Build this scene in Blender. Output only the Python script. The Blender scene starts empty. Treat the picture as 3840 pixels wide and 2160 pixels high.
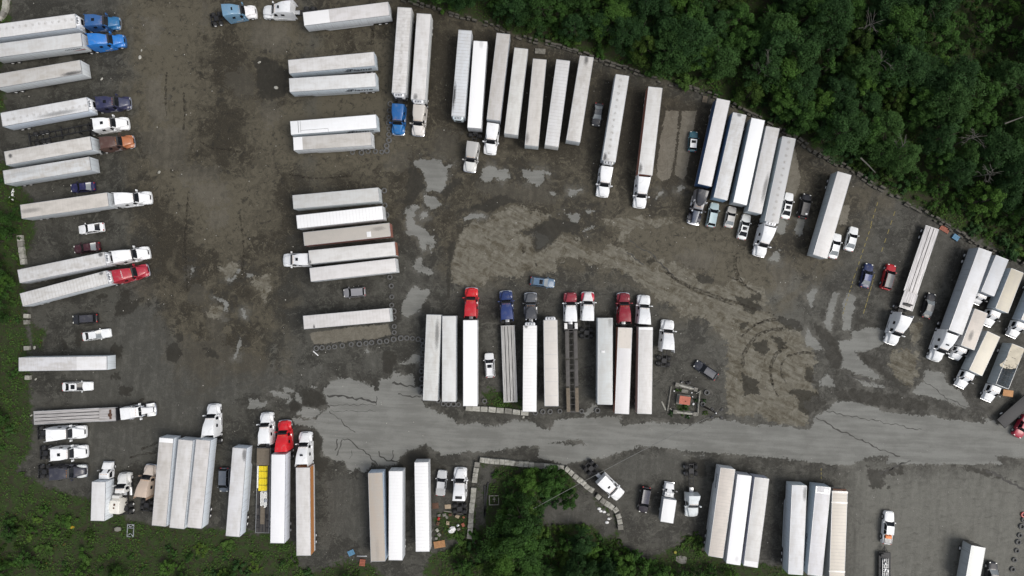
import bpy, bmesh, math, random
import numpy as np
from mathutils import Vector, Matrix
random.seed(7); rng = np.random.default_rng(11)
S = bpy.context.scene; COL = S.collection
R = math.radians
# ------------------------------------------------------------------ camera, sky, sun, exposure
CAMH = 132.5; FPX = 2600.0; NX, NY = 1955.0, 1128.0          # height, focal length and the point straight below (photo pixels)
cam_d = Vector(((NX-1920)/FPX, -(NY-1080)/FPX, -1)).normalized()
cam_q = cam_d.rotation_difference(Vector((0, 0, -1)))
cd = bpy.data.cameras.new("camera"); cam = bpy.data.objects.new("camera", cd); COL.objects.link(cam)
cam.location = (0, 0, CAMH); cam.rotation_mode = 'QUATERNION'; cam.rotation_quaternion = cam_q
cd.sensor_width = 36; cd.lens = FPX/3840*36; cd.clip_start = 1; cd.clip_end = 6000
S.camera = cam
S.render.resolution_x = 1024; S.render.resolution_y = 576
SUN_EL, SUN_AZ = R(56), R(112)                               # azimuth clockwise from north (+y)
wd = bpy.data.worlds.new("World"); S.world = wd; wd.use_nodes = True
nt = wd.node_tree; nt.nodes.clear()
sky = nt.nodes.new('ShaderNodeTexSky'); sky.sky_type = 'NISHITA'; sky.sun_disc = False
sky.sun_elevation = SUN_EL; sky.sun_rotation = SUN_AZ; sky.air_density = 1.0; sky.dust_density = 3.0; sky.ozone_density = 1.0
bg = nt.nodes.new('ShaderNodeBackground'); bg.inputs[1].default_value = 0.12
ow = nt.nodes.new('ShaderNodeOutputWorld')
hs = nt.nodes.new('ShaderNodeHueSaturation'); hs.inputs['Saturation'].default_value = .42      # cloud cover takes most of the blue out of the sky light
nt.links.new(sky.outputs[0], hs.inputs['Color']); nt.links.new(hs.outputs[0], bg.inputs[0]); nt.links.new(bg.outputs[0], ow.inputs[0])
sd = bpy.data.lights.new("sun", 'SUN'); sun = bpy.data.objects.new("sun", sd); COL.objects.link(sun)
sd.energy = 1.4; sd.angle = R(28); sd.color = (1.0, 0.95, 0.87)
sun.rotation_euler = Vector((-math.sin(SUN_AZ)*math.cos(SUN_EL), -math.cos(SUN_AZ)*math.cos(SUN_EL), -math.sin(SUN_EL))).to_track_quat('-Z', 'Y').to_euler()
S.view_settings.view_transform = 'Standard'; S.view_settings.look = 'None'; S.view_settings.exposure = 0.36; S.view_settings.gamma = 1
S.render.engine = 'CYCLES'

# ------------------------------------------------------------------ measuring: photo pixel -> point at height z
ZM = dict(A=(0,0,2.683),B=(0,500,2.4984),C=(0,1040,2.4156),D=(0,1560,2.4156),E=(560,1480,2.1314),F=(1240,1640,2.7861),G=(1060,640,2.012),
 H=(760,0,2.2644),I=(1560,1040,2.5879),J=(2180,1040,2.5879),K=(1660,80,2.4156),L=(2180,200,2.3364),M=(2560,340,2.2646),N=(3000,600,1.9583),
 O=(3380,880,1.8587),P=(2160,1680,3.0189),Q=(2860,1740,2.6286),S=(1700,1640,2.7868),T=(1500,0,2.1467),U=(2640,0,2.1467),V=(3000,300,2.0702),
 a=(480,0,2.07),b=(480,660,2.07),c=(880,1200,2.415),d=(1480,540,2.49875),e=(2200,640,2.1956),f=(2600,1080,2.0122),X=(0,0,1.0),Y=(0,0,.67083),g=(2460,1400,7.246))
RM = np.array(cam_q.to_matrix())
def pw(z, x, y, h=0.0):
    a, b, s = ZM[z]; u = a+x/s; v = b+y/s
    r = RM @ np.array(((u-1920)/FPX, -(v-1080)/FPX, -1.0))
    k = (CAMH-h)/-r[2]
    return Vector((r[0]*k, r[1]*k, h))

# ------------------------------------------------------------------ node helper
class NT:
    def __init__(s, name):
        s.m = bpy.data.materials.new(name); s.m.use_nodes = True; s.t = s.m.node_tree
        s.b = s.t.nodes['Principled BSDF']
    def n(s, typ, **kw):
        nd = s.t.nodes.new(typ)
        for k, v in kw.items(): setattr(nd, k, v)
        return nd
    def set(s, sock, v):
        if hasattr(v, 'is_output'): s.t.links.new(v, sock)
        elif v is not None: sock.default_value = v
    def math(s, op, a, b=None, c=None):
        nd = s.n('ShaderNodeMath', operation=op); s.set(nd.inputs[0], a)
        if b is not None: s.set(nd.inputs[1], b)
        if c is not None: s.set(nd.inputs[2], c)
        return nd.outputs[0]
    def ss(s, v, lo, hi, a=0.0, b=1.0):
        nd = s.n('ShaderNodeMapRange', interpolation_type='SMOOTHSTEP'); s.set(nd.inputs[0], v)
        nd.inputs[1].default_value = lo; nd.inputs[2].default_value = hi; nd.inputs[3].default_value = a; nd.inputs[4].default_value = b
        return nd.outputs[0]
    def mix(s, f, a, b, bt='MIX'):
        nd = s.n('ShaderNodeMix', data_type='RGBA', blend_type=bt); s.set(nd.inputs[0], f)
        for i, v in ((6, a), (7, b)):
            if isinstance(v, tuple): v = tuple(v[:3])+(1,)
            s.set(nd.inputs[i], v)
        return nd.outputs[2]
    def noise(s, vec, sc, det=4, rough=.55, dist=0.0):
        nd = s.n('ShaderNodeTexNoise'); s.set(nd.inputs['Vector'], vec); nd.inputs['Scale'].default_value = sc
        nd.inputs['Detail'].default_value = det; nd.inputs['Roughness'].default_value = rough; nd.inputs['Distortion'].default_value = dist
        return nd.outputs[0]
    def mapv(s, vec, sc=(1,1,1), loc=(0,0,0), rot=(0,0,0)):
        nd = s.n('ShaderNodeMapping'); s.set(nd.inputs[0], vec); nd.inputs[1].default_value = loc
        nd.inputs[2].default_value = rot; nd.inputs[3].default_value = sc
        return nd.outputs[0]
    def attr(s, name, typ='GEOMETRY', out=2):
        nd = s.n('ShaderNodeAttribute', attribute_name=name, attribute_type=typ); return nd.outputs[out]
    def sep(s, v):
        nd = s.n('ShaderNodeSeparateXYZ'); s.set(nd.inputs[0], v); return nd.outputs
    def coord(s, i=3): return s.n('ShaderNodeTexCoord').outputs[i]
    def info(s): return s.n('ShaderNodeObjectInfo').outputs          # 0 loc,1 color,2 alpha,5 random
    def streak(s, vec, ang, sc):          # stretch a texture along a direction: turn first, then scale
        return s.mapv(s.mapv(vec, rot=(0, 0, -ang)), sc)
    def addv(s, a, b):
        nd = s.n('ShaderNodeVectorMath', operation='ADD'); s.set(nd.inputs[0], a); s.set(nd.inputs[1], b); return nd.outputs[0]
    def bump(s, h, st=.3, d=.05):
        nd = s.n('ShaderNodeBump'); nd.inputs['Strength'].default_value = st; nd.inputs['Distance'].default_value = d
        s.set(nd.inputs['Height'], h); s.t.links.new(nd.outputs[0], s.b.inputs['Normal'])
    def out(s, col=None, rough=None, metal=None, spec=None, coat=None):
        if isinstance(col, tuple): col = tuple(col[:3])+(1,)
        s.set(s.b.inputs['Base Color'], col); s.set(s.b.inputs['Roughness'], rough); s.set(s.b.inputs['Metallic'], metal)
        s.set(s.b.inputs['Specular IOR Level'], spec); s.set(s.b.inputs['Coat Weight'], coat)
        return s.m
def info_color(n):
    o = n.n('ShaderNodeObjectInfo'); return o.outputs['Color'], o.outputs['Random']
def simple(name, col, rough=.6, metal=0.0, var=.25, sc=3.0, spec=.4):
    n = NT(name); ns = n.noise(n.coord(), sc, 5)
    lo = tuple(c*(1-var) for c in col); hi = tuple(min(1, c*(1+var)) for c in col)
    return n.out(n.mix(ns, lo, hi), rough, metal, spec)
def m_paint():
    n = NT('vehicle paint'); c, r = info_color(n); p = n.coord()
    g = n.noise(p, 1.3, 6, .65); d = n.ss(g, .48, .8, 0, .3)
    col = n.mix(d, c, (.30, .28, .25)); k = n.noise(p, 9, 3)
    col = n.mix(n.ss(k, .3, .7, 0, .12), col, (.5, .48, .45), 'MULTIPLY')
    return n.out(col, n.ss(g, .3, .8, .28, .5), 0, .45, .25)
def m_wall():
    n = NT('trailer side sheet'); c, r = info_color(n); p = n.coord(); x = n.sep(p)
    seam = n.math('PINGPONG', x[0], .61); line = n.ss(seam, 0, .03, 1, 0)
    st = n.noise(n.mapv(p, (2.2, 2.2, .12)), 2.0, 5, .6)
    col = n.mix(n.ss(st, .45, .8, 0, .45), c, (.35, .33, .3), 'MULTIPLY')
    col = n.mix(n.math('MULTIPLY', line, .22), col, (.2, .2, .2))
    low = n.ss(x[2], 1.2, 2.2, .3, 0); col = n.mix(n.math('MULTIPLY', low, st), col, (.2, .18, .15))
    return n.out(col, .45, 0, .4)
def m_roof():
    n = NT('trailer roof sheet'); c, r = info_color(n); p0 = n.coord()
    off = n.n('ShaderNodeCombineXYZ'); n.set(off.inputs[0], n.math('MULTIPLY', r, 97.0)); n.set(off.inputs[1], n.math('MULTIPLY', r, 41.0))
    p = n.addv(p0, off.outputs[0]); x = n.sep(p0)
    A = lambda k: n.attr(k, 'OBJECT')
    # broad weathering
    a = n.noise(n.mapv(p, (.35, .9, 1)), 1.1, 6, .6, .3); b = n.noise(p, 4.5, 5, .7); tr = n.noise(n.mapv(p, (3.2, .35, 1)), 1.0, 5, .65)
    mot = n.math('MULTIPLY', A('mot'), n.ss(n.math('ADD', n.math('MULTIPLY', a, .65), n.math('MULTIPLY', tr, .35)), .36, .68))
    col = n.mix(mot, c, n.mix(b, (.30, .28, .25), (.5, .47, .43)))
    # roof bows telegraphing through the skin as dirt lines
    w = n.math('ABSOLUTE', n.math('SINE', n.math('MULTIPLY', x[0], 5.1))); ln = n.ss(n.math('ADD', w, n.math('MULTIPLY', n.math('SUBTRACT', tr, .5), .9)), .0, .42, 1, 0)
    col = n.mix(n.math('MULTIPLY', n.math('MULTIPLY', ln, A('rib')), n.ss(b, .3, .6)), col, (.33, .31, .29))
    # rows of mildew spots in the sags
    fx = n.math('SUBTRACT', n.math('FRACT', n.math('MULTIPLY', n.math('ADD', x[0], n.math('MULTIPLY', a, .5)), .8)), .5)
    dy = n.math('SUBTRACT', x[1], n.math('ADD', A('spy'), n.math('MULTIPLY', n.math('SUBTRACT', tr, .5), .5)))
    ds = n.math('SQRT', n.math('ADD', n.math('POWER', n.math('MULTIPLY', fx, 1.25), 2), n.math('POWER', dy, 2)))
    sp = n.ss(n.math('ADD', ds, n.math('MULTIPLY', n.math('SUBTRACT', b, .5), .55)), .14, .40, 1, 0)
    col = n.mix(n.math('MULTIPLY', n.math('MULTIPLY', n.math('MULTIPLY', sp, .72), A('spot')), n.ss(b, .38, .60)), col, (.17, .15, .125))
    # a dark smear of soot or mould
    u = n.math('DIVIDE', n.math('SUBTRACT', x[0], A('smx')), A('sml')); v = n.math('DIVIDE', n.math('SUBTRACT', x[1], A('smy')), .55)
    d = n.math('ADD', n.math('SQRT', n.math('ADD', n.math('POWER', u, 2), n.math('POWER', v, 2))), n.math('MULTIPLY', n.math('SUBTRACT', n.math('ADD', n.math('MULTIPLY', a, .5), n.math('MULTIPLY', b, .5)), .5), 1.9))
    col = n.mix(n.math('MULTIPLY', n.ss(d, .25, 1.05, 1, 0), A('sms')), col, (.05, .05, .05))
    # end patch with a paler or darker new sheet
    col = n.mix(n.math('MULTIPLY', n.math('GREATER_THAN', x[0], A('pax')), A('pas')), col, (.86, .86, .86))
    fine = n.noise(p, 26, 3, .6); col = n.mix(n.ss(fine, .35, .75, 0, .10), col, (.35, .33, .3))
    n.bump(n.math('ADD', n.math('MULTIPLY', w, .3), n.math('MULTIPLY', a, 1.2)), .25, .04)
    return n.out(col, .42, 0, .4)
def m_ground():
    n = NT('yard ground'); p = n.n('ShaderNodeNewGeometry').outputs[0]
    A = lambda k: n.attr(k)
    nA = n.noise(p, .22, 7, .6, .4); nB = n.noise(p, .9, 8, .62, .5); nC = n.noise(p, 4.2, 6, .65); nD = n.noise(p, 17, 4, .7)
    nL = n.noise(n.streak(p, R(-24), (.22, 1.1, 1)), .8, 6, .60, .3); nV = n.noise(n.streak(p, R(86), (.2, 1.2, 1)), .8, 6, .6, .3)
    cen = lambda v, k: n.math('MULTIPLY', n.math('SUBTRACT', v, .5), k)
    nE = n.noise(p, 2.1, 5, .6, .4); pert = n.math('ADD', n.math('ADD', cen(nB, 4.2), cen(nE, 2.4)), cen(nC, .9))
    mud = A('mud'); grad = n.ss(n.math('ADD', mud, cen(nA, .9)), .3, .7)
    nS = n.noise(p, .55, 7, .68, 1.6); nH = n.noise(n.streak(p, R(6), (.45, 1.7, 1)), .9, 7, .66, .6)
    col = n.mix(grad, (.0315, .0302, .0250), (.0315, .0270, .0185))
    pale = n.mix(grad, (.078, .076, .064), (.090, .080, .057))
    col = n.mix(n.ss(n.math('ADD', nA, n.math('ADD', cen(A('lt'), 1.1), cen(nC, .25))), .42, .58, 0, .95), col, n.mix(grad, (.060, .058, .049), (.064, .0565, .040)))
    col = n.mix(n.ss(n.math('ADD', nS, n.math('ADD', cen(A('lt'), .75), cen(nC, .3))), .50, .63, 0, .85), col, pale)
    fleck = n.ss(n.math('ADD', n.math('MULTIPLY', nC, .6), n.math('MULTIPLY', nS, .4)), .55, .66)
    col = n.mix(n.math('MULTIPLY', fleck, .32), col, n.mix(grad, (.115, .112, .10), (.118, .104, .075)))
    rid = n.math('ABSOLUTE', n.math('SUBTRACT', n.noise(p, .75, 5, .6, 1.2), .5)); rid2 = n.math('ABSOLUTE', n.math('SUBTRACT', nH, .5))
    col = n.mix(n.math('MULTIPLY', n.ss(rid, 0, .022, .55, 0), n.ss(nC, .42, .58)), col, n.mix(grad, (.11, .107, .094), (.115, .10, .072)))
    col = n.mix(n.math('MULTIPLY', n.ss(rid2, 0, .016, .55, 0), n.ss(nB, .45, .6)), col, (.018, .0165, .013))
    dk = n.ss(n.math('ADD', n.math('MULTIPLY', nC, .35), n.math('MULTIPLY', n.mix(grad, nH, nB), .65)), .545, .60)
    col = n.mix(n.math('MULTIPLY', dk, .7), col, (.0175, .0165, .0135))
    # drying patches keep a dark soaked margin
    marg = n.math('MULTIPLY', n.ss(n.math('ADD', A('sd_road'), n.math('MULTIPLY', pert, .9)), -2.4, -.5), n.ss(nB, .38, .58))
    col = n.mix(n.math('MULTIPLY', marg, .6), col, (.030, .028, .023))
    mid = n.ss(n.math('ADD', A('sd_mid'), n.math('MULTIPLY', pert, 1.3)), -.4, .4)
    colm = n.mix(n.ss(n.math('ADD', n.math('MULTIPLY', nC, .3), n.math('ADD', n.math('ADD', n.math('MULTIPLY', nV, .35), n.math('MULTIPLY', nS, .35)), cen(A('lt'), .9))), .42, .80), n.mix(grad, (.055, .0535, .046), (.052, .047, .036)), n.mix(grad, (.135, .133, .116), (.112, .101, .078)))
    colm = n.mix(n.math('MULTIPLY', dk, .4), colm, (.05, .048, .04))
    col = n.mix(n.math('MULTIPLY', mid, .85), col, colm)
    tan = n.ss(n.math('ADD', A('sd_tan'), n.math('MULTIPLY', n.math('ADD', cen(nB, 4.4), cen(nE, 1.6)), .9)), -.25, .25)
    tt = n.math('ADD', n.math('MULTIPLY', nL, .40), n.math('ADD', n.math('MULTIPLY', nS, .38), n.math('MULTIPLY', nC, .22)))
    colt = n.mix(n.ss(tt, .40, .56), n.mix(nS, (.058, .050, .034), (.094, .082, .058)), n.mix(n.ss(nB, .35, .65), (.128, .118, .092), (.182, .172, .142)))
    colt = n.mix(n.ss(nC, .5, .72, 0, .4), colt, (.075, .066, .048)); colt = n.mix(n.math('MULTIPLY', n.ss(nL, .56, .64), .45), colt, (.055, .047, .033))
    col = n.mix(n.math('MULTIPLY', tan, n.ss(tt, .36, .45, .35, 1)), col, colt)
    dryp = n.ss(n.math('ADD', A('sd_dry'), n.math('MULTIPLY', pert, .28)), -.08, .08)
    col = n.mix(n.math('MULTIPLY', dryp, .92), col, n.mix(n.ss(n.math('ADD', n.math('MULTIPLY', nS, .6), n.math('MULTIPLY', nC, .4)), .36, .62), (.115, .104, .081), (.165, .152, .124)))
    fe = n.math('MULTIPLY', n.ss(n.math('ADD', A('sd_road'), n.math('MULTIPLY', pert, .7)), -1.5, .2), n.ss(nA, .47, .60))
    col = n.mix(n.math('MULTIPLY', fe, .65), col, n.mix(nC, (.088, .084, .072), (.150, .146, .128)))
    road = n.ss(n.math('ADD', A('sd_road'), n.math('MULTIPLY', pert, .46)), -.10, .12)
    nR = n.noise(n.streak(p, R(-3), (.10, 1.0, 1)), .9, 6, .62, .2)
    colr = n.mix(n.ss(n.math('ADD', n.math('MULTIPLY', nR, .6), n.math('MULTIPLY', nA, .4)), .40, .60), (.150, .150, .138), (.198, .199, .184))
    colr = n.mix(n.ss(nC, .48, .72, 0, .35), colr, (.115, .114, .104)); colr = n.mix(n.ss(nS, .60, .72, 0, .4), colr, (.10, .098, .088))
    col = n.mix(road, col, colr)
    wetp = n.ss(n.math('ADD', A('sd_wet'), n.math('MULTIPLY', pert, .55)), -.14, .14)
    col = n.mix(n.math('MULTIPLY', wetp, .82), col, n.mix(nS, (.014, .013, .0095), (.034, .031, .0245)))
    veg = n.ss(n.math('ADD', A('sd_veg'), n.math('MULTIPLY', pert, .9)), -.5, .5)
    cv = n.mix(n.ss(nB, .35, .65), n.mix(nC, (.020, .0185, .0115), (.042, .037, .022)), n.mix(nC, (.016, .032, .008), (.042, .072, .018)))
    col = n.mix(veg, col, cv)
    dust = n.math('MULTIPLY', n.ss(nD, .62, .78, 0, .5), n.ss(nS, .4, .62)); col = n.mix(dust, col, n.mix(nC, (.10, .1, .09), (.26, .25, .22)))
    col = n.mix(n.ss(nD, .22, .38, .45, 0), col, (.02, .02, .018))
    dry = n.math('MAXIMUM', n.math('MAXIMUM', road, tan), veg)
    rough = n.math('ADD', n.math('MULTIPLY', dry, .25), n.ss(nB, .35, .65, .55, .7))
    n.bump(n.math('ADD', n.math('MULTIPLY', nC, .6), n.math('MULTIPLY', nD, .25)), .5, .12)
    return n.out(col, rough, 0, .22)
def m_leaf(name, dark, light, yellow=.12):
    n = NT(name); c = n.attr('shade'); o = n.n('ShaderNodeObjectInfo')
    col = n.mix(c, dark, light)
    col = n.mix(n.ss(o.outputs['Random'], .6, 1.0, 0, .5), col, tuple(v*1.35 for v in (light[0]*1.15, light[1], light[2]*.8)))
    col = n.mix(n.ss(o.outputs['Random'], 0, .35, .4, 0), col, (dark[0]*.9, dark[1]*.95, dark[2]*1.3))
    n.set(n.b.inputs['Subsurface Weight'], 0.0)
    return n.out(col, .7, 0, .12)
def m_conc(name, base=(.42, .41, .37)):
    n = NT(name); p = n.coord(); o, r = info_color(n); a = n.noise(n.addv(p, n.n('ShaderNodeObjectInfo').outputs['Location']), 1.6, 6, .65); b = n.noise(p, 14, 4, .7)
    col = n.mix(n.ss(a, .35, .72), tuple(v*1.1 for v in base), (base[0]*.5, base[1]*.5, base[2]*.47)); col = n.mix(n.ss(b, .45, .8, 0, .4), col, (.12, .12, .1))
    col = n.mix(n.ss(r, 0, 1, 0, .45), col, (.2, .195, .17)); n.bump(b, .3, .03)
    return n.out(col, .9, 0, .2)
M = dict(paint=m_paint(), wall=m_wall(), roof=m_roof(), ground=m_ground(),
 tyre=simple('tyre rubber', (.022, .022, .023), .8, 0, .35, 8), dark=simple('black chassis steel', (.022, .022, .024), .55, .2, .5, 5),
 black=simple('black plastic', (.012, .012, .014), .5, 0, .3), glass=None, alu=simple('aluminium', (.55, .56, .57), .35, .7, .12, 6),
 chrome=simple('chrome', (.75, .76, .78), .18, 1.0, .06, 4), rim=simple('wheel rim', (.62, .62, .62), .4, .35, .2, 9), white=simple('white plastic', (.72, .72, .72), .45, 0, .1),
 rail=simple('trailer edge rail', (.42, .43, .44), .4, .5, .2, 3), rust=simple('rusted steel', (.11, .06, .04), .8, .2, .5, 4), conc=m_conc('cast concrete'),
 concd=m_conc('dirty concrete', (.22, .21, .19)), bark=simple('tree bark', (.075, .062, .05), .9, 0, .4, 6), deadwood=simple('bleached dead wood', (.115, .108, .095), .9, 0, .3, 6),
 lamp=simple('lamp glass', (.75, .75, .7), .15, 0, .1), red=simple('red lamp plastic', (.35, .02, .02), .3, 0, .2), ink=simple('navy lettering', (.012, .018, .035), .5),
 purple=simple('purple lettering', (.03, .012, .05), .5), yellow=simple('yellow plastic pipe', (.78, .62, .02), .4, 0, .08), yline=simple('worn yellow paint', (.20, .165, .055), .85, 0, .6, 2.5),
 crack=simple('damp crack', (.04, .038, .034), .7, 0, .5, 2), track=None, orange=simple('orange plastic', (.75, .22, .06), .5), stone=simple('grey stone', (.085, .08, .068), .9, 0, .55, 1.5),
 shed=simple('faded orange roof', (.47, .15, .10), .75, 0, .18, 3), plank=simple('weathered planks', (.15, .125, .095), .85, 0, .4, 3), timber=simple('orange pallet wood', (.42, .22, .10), .8, 0, .35, 3),
 ply=simple('plywood sheet', (.34, .27, .19), .8, 0, .25, 3), deckgrey=simple('grimy grey deck steel', (.088,.083,.08), .7, .1, .4, 1.5), bluep=simple('blue crate plastic', (.10, .24, .38), .6, 0, .3, 5), redp=simple('red crate plastic', (.32, .10, .06), .6, 0, .3, 5),
 teal=simple('blue tarpaulin', (.05, .15, .25), .6, 0, .3, 3))
def m_glass():
    n = NT('tinted glass'); nz = n.noise(n.coord(), 1.2, 3)
    return n.out(n.mix(nz, (.004, .005, .006), (.016, .018, .022)), .12, 0, .28)
M['glass'] = m_glass()
def m_glassl():
    n = NT('glass with painted reflection'); nz = n.noise(n.coord(), 1.5, 3)
    return n.out(n.mix(nz, (.16, .18, .19), (.26, .28, .29)), .08, 0, .6)  # pale base colour paints the sky's reflection onto the glass
M['glassl'] = m_glassl()
def m_bed():
    n = NT('flatbed decking'); p = n.coord(); x = n.sep(p); c, r = info_color(n)
    a = n.noise(n.mapv(p, (.25, 6, 1)), 1.4, 6, .6); b = n.noise(p, 6, 4)
    l = n.ss(n.math('PINGPONG', n.math('ADD', x[1], .07), .14), 0, .02, .5, 0)
    col = n.mix(n.ss(a, .35, .7, 0, .6), c, (.12, .11, .1)); col = n.mix(l, col, (.08, .08, .08)); col = n.mix(n.ss(b, .55, .8, 0, .4), col, (.1, .095, .09))
    return n.out(col, .55, .1, .3)
M['bed'] = m_bed()
def m_track():
    n = NT('wet tyre track'); p = n.n('ShaderNodeNewGeometry').outputs[0]; a = n.noise(p, 1.8, 6, .65)
    n.set(n.b.inputs['Alpha'], n.ss(a, .36, .66, 0, .75)); return n.out((.036, .031, .023), .75, 0, .2)
M['track'] = m_track()
LEAF = [m_leaf('broad leaves', (.012, .031, .006), (.044, .102, .019)), m_leaf('deep green leaves', (.009, .026, .007), (.031, .074, .020)), m_leaf('yellow green leaves', (.014, .030, .005), (.050, .090, .016)),
        m_leaf('weed leaves', (.018, .036, .008), (.058, .112, .022)), m_leaf('autumn weeds', (.03, .024, .006), (.085, .075, .018))]

# ------------------------------------------------------------------ mesh helpers
class MB:
    def __init__(s): s.v = []; s.f = []; s.mi = []; s.sm = []
    def add(s, vs, fs, mi=0, sm=False):
        o = len(s.v); s.v += [tuple(v) for v in vs]; s.f += [tuple(i+o for i in f) for f in fs]; s.mi += [mi]*len(fs); s.sm += [sm]*len(fs); return s
    def box(s, x0, x1, y0, y1, z0, z1, b=0.0, mi=0):
        if b <= 0:
            v = [(x, y, z) for z in (z0, z1) for y in (y0, y1) for x in (x0, x1)]
            return s.add(v, [(0,2,3,1),(4,5,7,6),(0,1,5,4),(2,6,7,3),(0,4,6,2),(1,3,7,5)], mi)
        bm = bmesh.new(); bmesh.ops.create_cube(bm, size=1)
        for v in bm.verts: v.co = Vector(((x0+x1)/2+v.co.x*(x1-x0), (y0+y1)/2+v.co.y*(y1-y0), (z0+z1)/2+v.co.z*(z1-z0)))
        bmesh.ops.bevel(bm, geom=bm.edges[:], offset=b, segments=2, affect='EDGES', profile=.6); bm.verts.index_update()
        s.add([v.co for v in bm.verts], [[v.index for v in f.verts] for f in bm.faces], mi, True); bm.free(); return s
    def loft(s, rings, mi=0, caps=True, sm=True):
        n = len(rings[0]); vs = [p for r in rings for p in r]; fs = []
        for k in range(len(rings)-1):
            for i in range(n): j = (i+1) % n; fs.append((k*n+i, k*n+j, (k+1)*n+j, (k+1)*n+i))
        if caps: fs.append(tuple(range(n))[::-1]); fs.append(tuple((len(rings)-1)*n+i for i in range(n)))
        return s.add(vs, fs, mi, sm)
    def cyl(s, a, b, r, r2=None, n=12, mi=0, caps=True):
        a = Vector(a); b = Vector(b); d = (b-a).normalized(); u = d.orthogonal().normalized(); w = d.cross(u); r2 = r if r2 is None else r2
        ring = lambda c, q: [c+u*(q*math.cos(t*2*math.pi/n))+w*(q*math.sin(t*2*math.pi/n)) for t in range(n)]
        return s.loft([ring(a, r), ring(b, r2)], mi, caps)
    def tube(s, pts, r, n=6, mi=0):
        for i in range(len(pts)-1): s.cyl(pts[i], pts[i+1], r if not isinstance(r, list) else r[i], None if not isinstance(r, list) else r[i+1], n, mi)
        return s
    def lathe(s, prof, axis='y', n=20, mi=0, c=(0,0,0), sm=True):
        rings = []
        for t in range(n):
            a = t*2*math.pi/n; ring = []
            for q, h in prof:
                if axis == 'y': ring.append((c[0]+q*math.cos(a), c[1]+h, c[2]+q*math.sin(a)))
                else: ring.append((c[0]+q*math.cos(a), c[1]+q*math.sin(a), c[2]+h))
            rings.append(ring)
        rings.append(rings[0]); m = len(prof); vs = [p for r in rings for p in r]; fs = []
        for k in range(n):
            for i in range(m-1): fs.append((k*m+i, k*m+i+1, (k+1)*m+i+1, (k+1)*m+i))
        return s.add(vs, fs, mi, sm)
    def patch(s, p, nx=4, ny=6, bulge=0.0, mi=0, thick=.02):
        # a bowed quad p00 p01 p11 p10 with a little thickness
        p00, p01, p11, p10 = [Vector(q) for q in p]; nrm = (p01-p00).cross(p10-p00).normalized(); V = []
        for i in range(nx+1):
            for j in range(ny+1):
                u, w = i/nx, j/ny; q = (p00*(1-w)+p01*w)*(1-u)+(p10*(1-w)+p11*w)*u
                V.append(q+nrm*(bulge*(4*w*(1-w))))
        k = len(V); V += [v-nrm*thick for v in V]; F = []
        for i in range(nx):
            for j in range(ny):
                a = i*(ny+1)+j; F.append((a, a+1, a+ny+2, a+ny+1)); F.append(tuple(q+k for q in (a, a+ny+1, a+ny+2, a+1)))
        bd = [j for j in range(ny+1)]+[i*(ny+1)+ny for i in range(1, nx+1)]+[nx*(ny+1)+j for j in range(ny-1, -1, -1)]+[i*(ny+1) for i in range(nx-1, 0, -1)]
        for i in range(len(bd)): a, b = bd[i], bd[(i+1) % len(bd)]; F.append((b, a, a+k, b+k))
        return s.add(V, F, mi, True)
    def mesh(s, name, mats):
        me = bpy.data.meshes.new(name); me.from_pydata(s.v, [], s.f); me.polygons.foreach_set('material_index', s.mi); me.polygons.foreach_set('use_smooth', s.sm)
        for m in (mats if isinstance(mats, (list, tuple)) else [mats]): me.materials.append(m)
        me.validate()
        bm = bmesh.new(); bm.from_mesh(me); bmesh.ops.recalc_face_normals(bm, faces=bm.faces)
        for e in bm.edges:
            if len(e.link_faces) == 2 and e.calc_face_angle(0) > .6: e.smooth = False
        bm.to_mesh(me); bm.free()
        me.update(); return me
def link(name, me, parent=None, color=None, loc=None):
    o = bpy.data.objects.new(name, me); COL.objects.link(o)
    if parent is not None: o.parent = parent
    if color is not None: o.color = (*color, 1)
    if loc is not None: o.location = loc
    return o
def tag(o, label, cat, group=None, kind=None):
    if label: o['label'] = label
    if cat: o['category'] = cat
    if group: o['group'] = group
    if kind: o['kind'] = kind
    return o
def thing(name, label, cat, loc, rz=0.0, group=None):
    o = bpy.data.objects.new(name, None); COL.objects.link(o); o.location = loc; o.rotation_euler = (0, 0, rz); o.empty_display_size = .3
    return tag(o, label, cat, group)
def put(o, p, rz=0.0, s=None):
    o.location = p; o.rotation_euler = (0, 0, rz)
    if s: o.scale = (s, s, s) if not isinstance(s, tuple) else s
    return o
def text_mesh(txt, h, length=None, shear=0.0):
    cu = bpy.data.curves.new('lettering', 'FONT'); cu.body = txt; cu.size = h; cu.extrude = .004; cu.shear = shear; cu.offset = h*.02
    t = bpy.data.objects.new('lettering', cu); me = bpy.data.meshes.new_from_object(t); bpy.data.objects.remove(t)
    xs = [v.co.x for v in me.vertices]; w = max(xs)-min(xs); x0 = min(xs)
    for v in me.vertices: v.co.x = (v.co.x-x0)*((length or w)/w)
    return me
def ring(x, wb, wt, z0, z1, r=.12, bul=.02):
    zm = z0+(z1-z0)*.5; wm = (wb+wt)/2+bul
    L = [(wb, z0), (wm, zm), (wt, z1-r), (wt-r*.3, z1-r*.3), (wt-r, z1), (wt*.35, z1+.02)]
    return [(x, y, z) for y, z in L]+[(x, -y, z) for y, z in L[::-1]]
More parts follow.
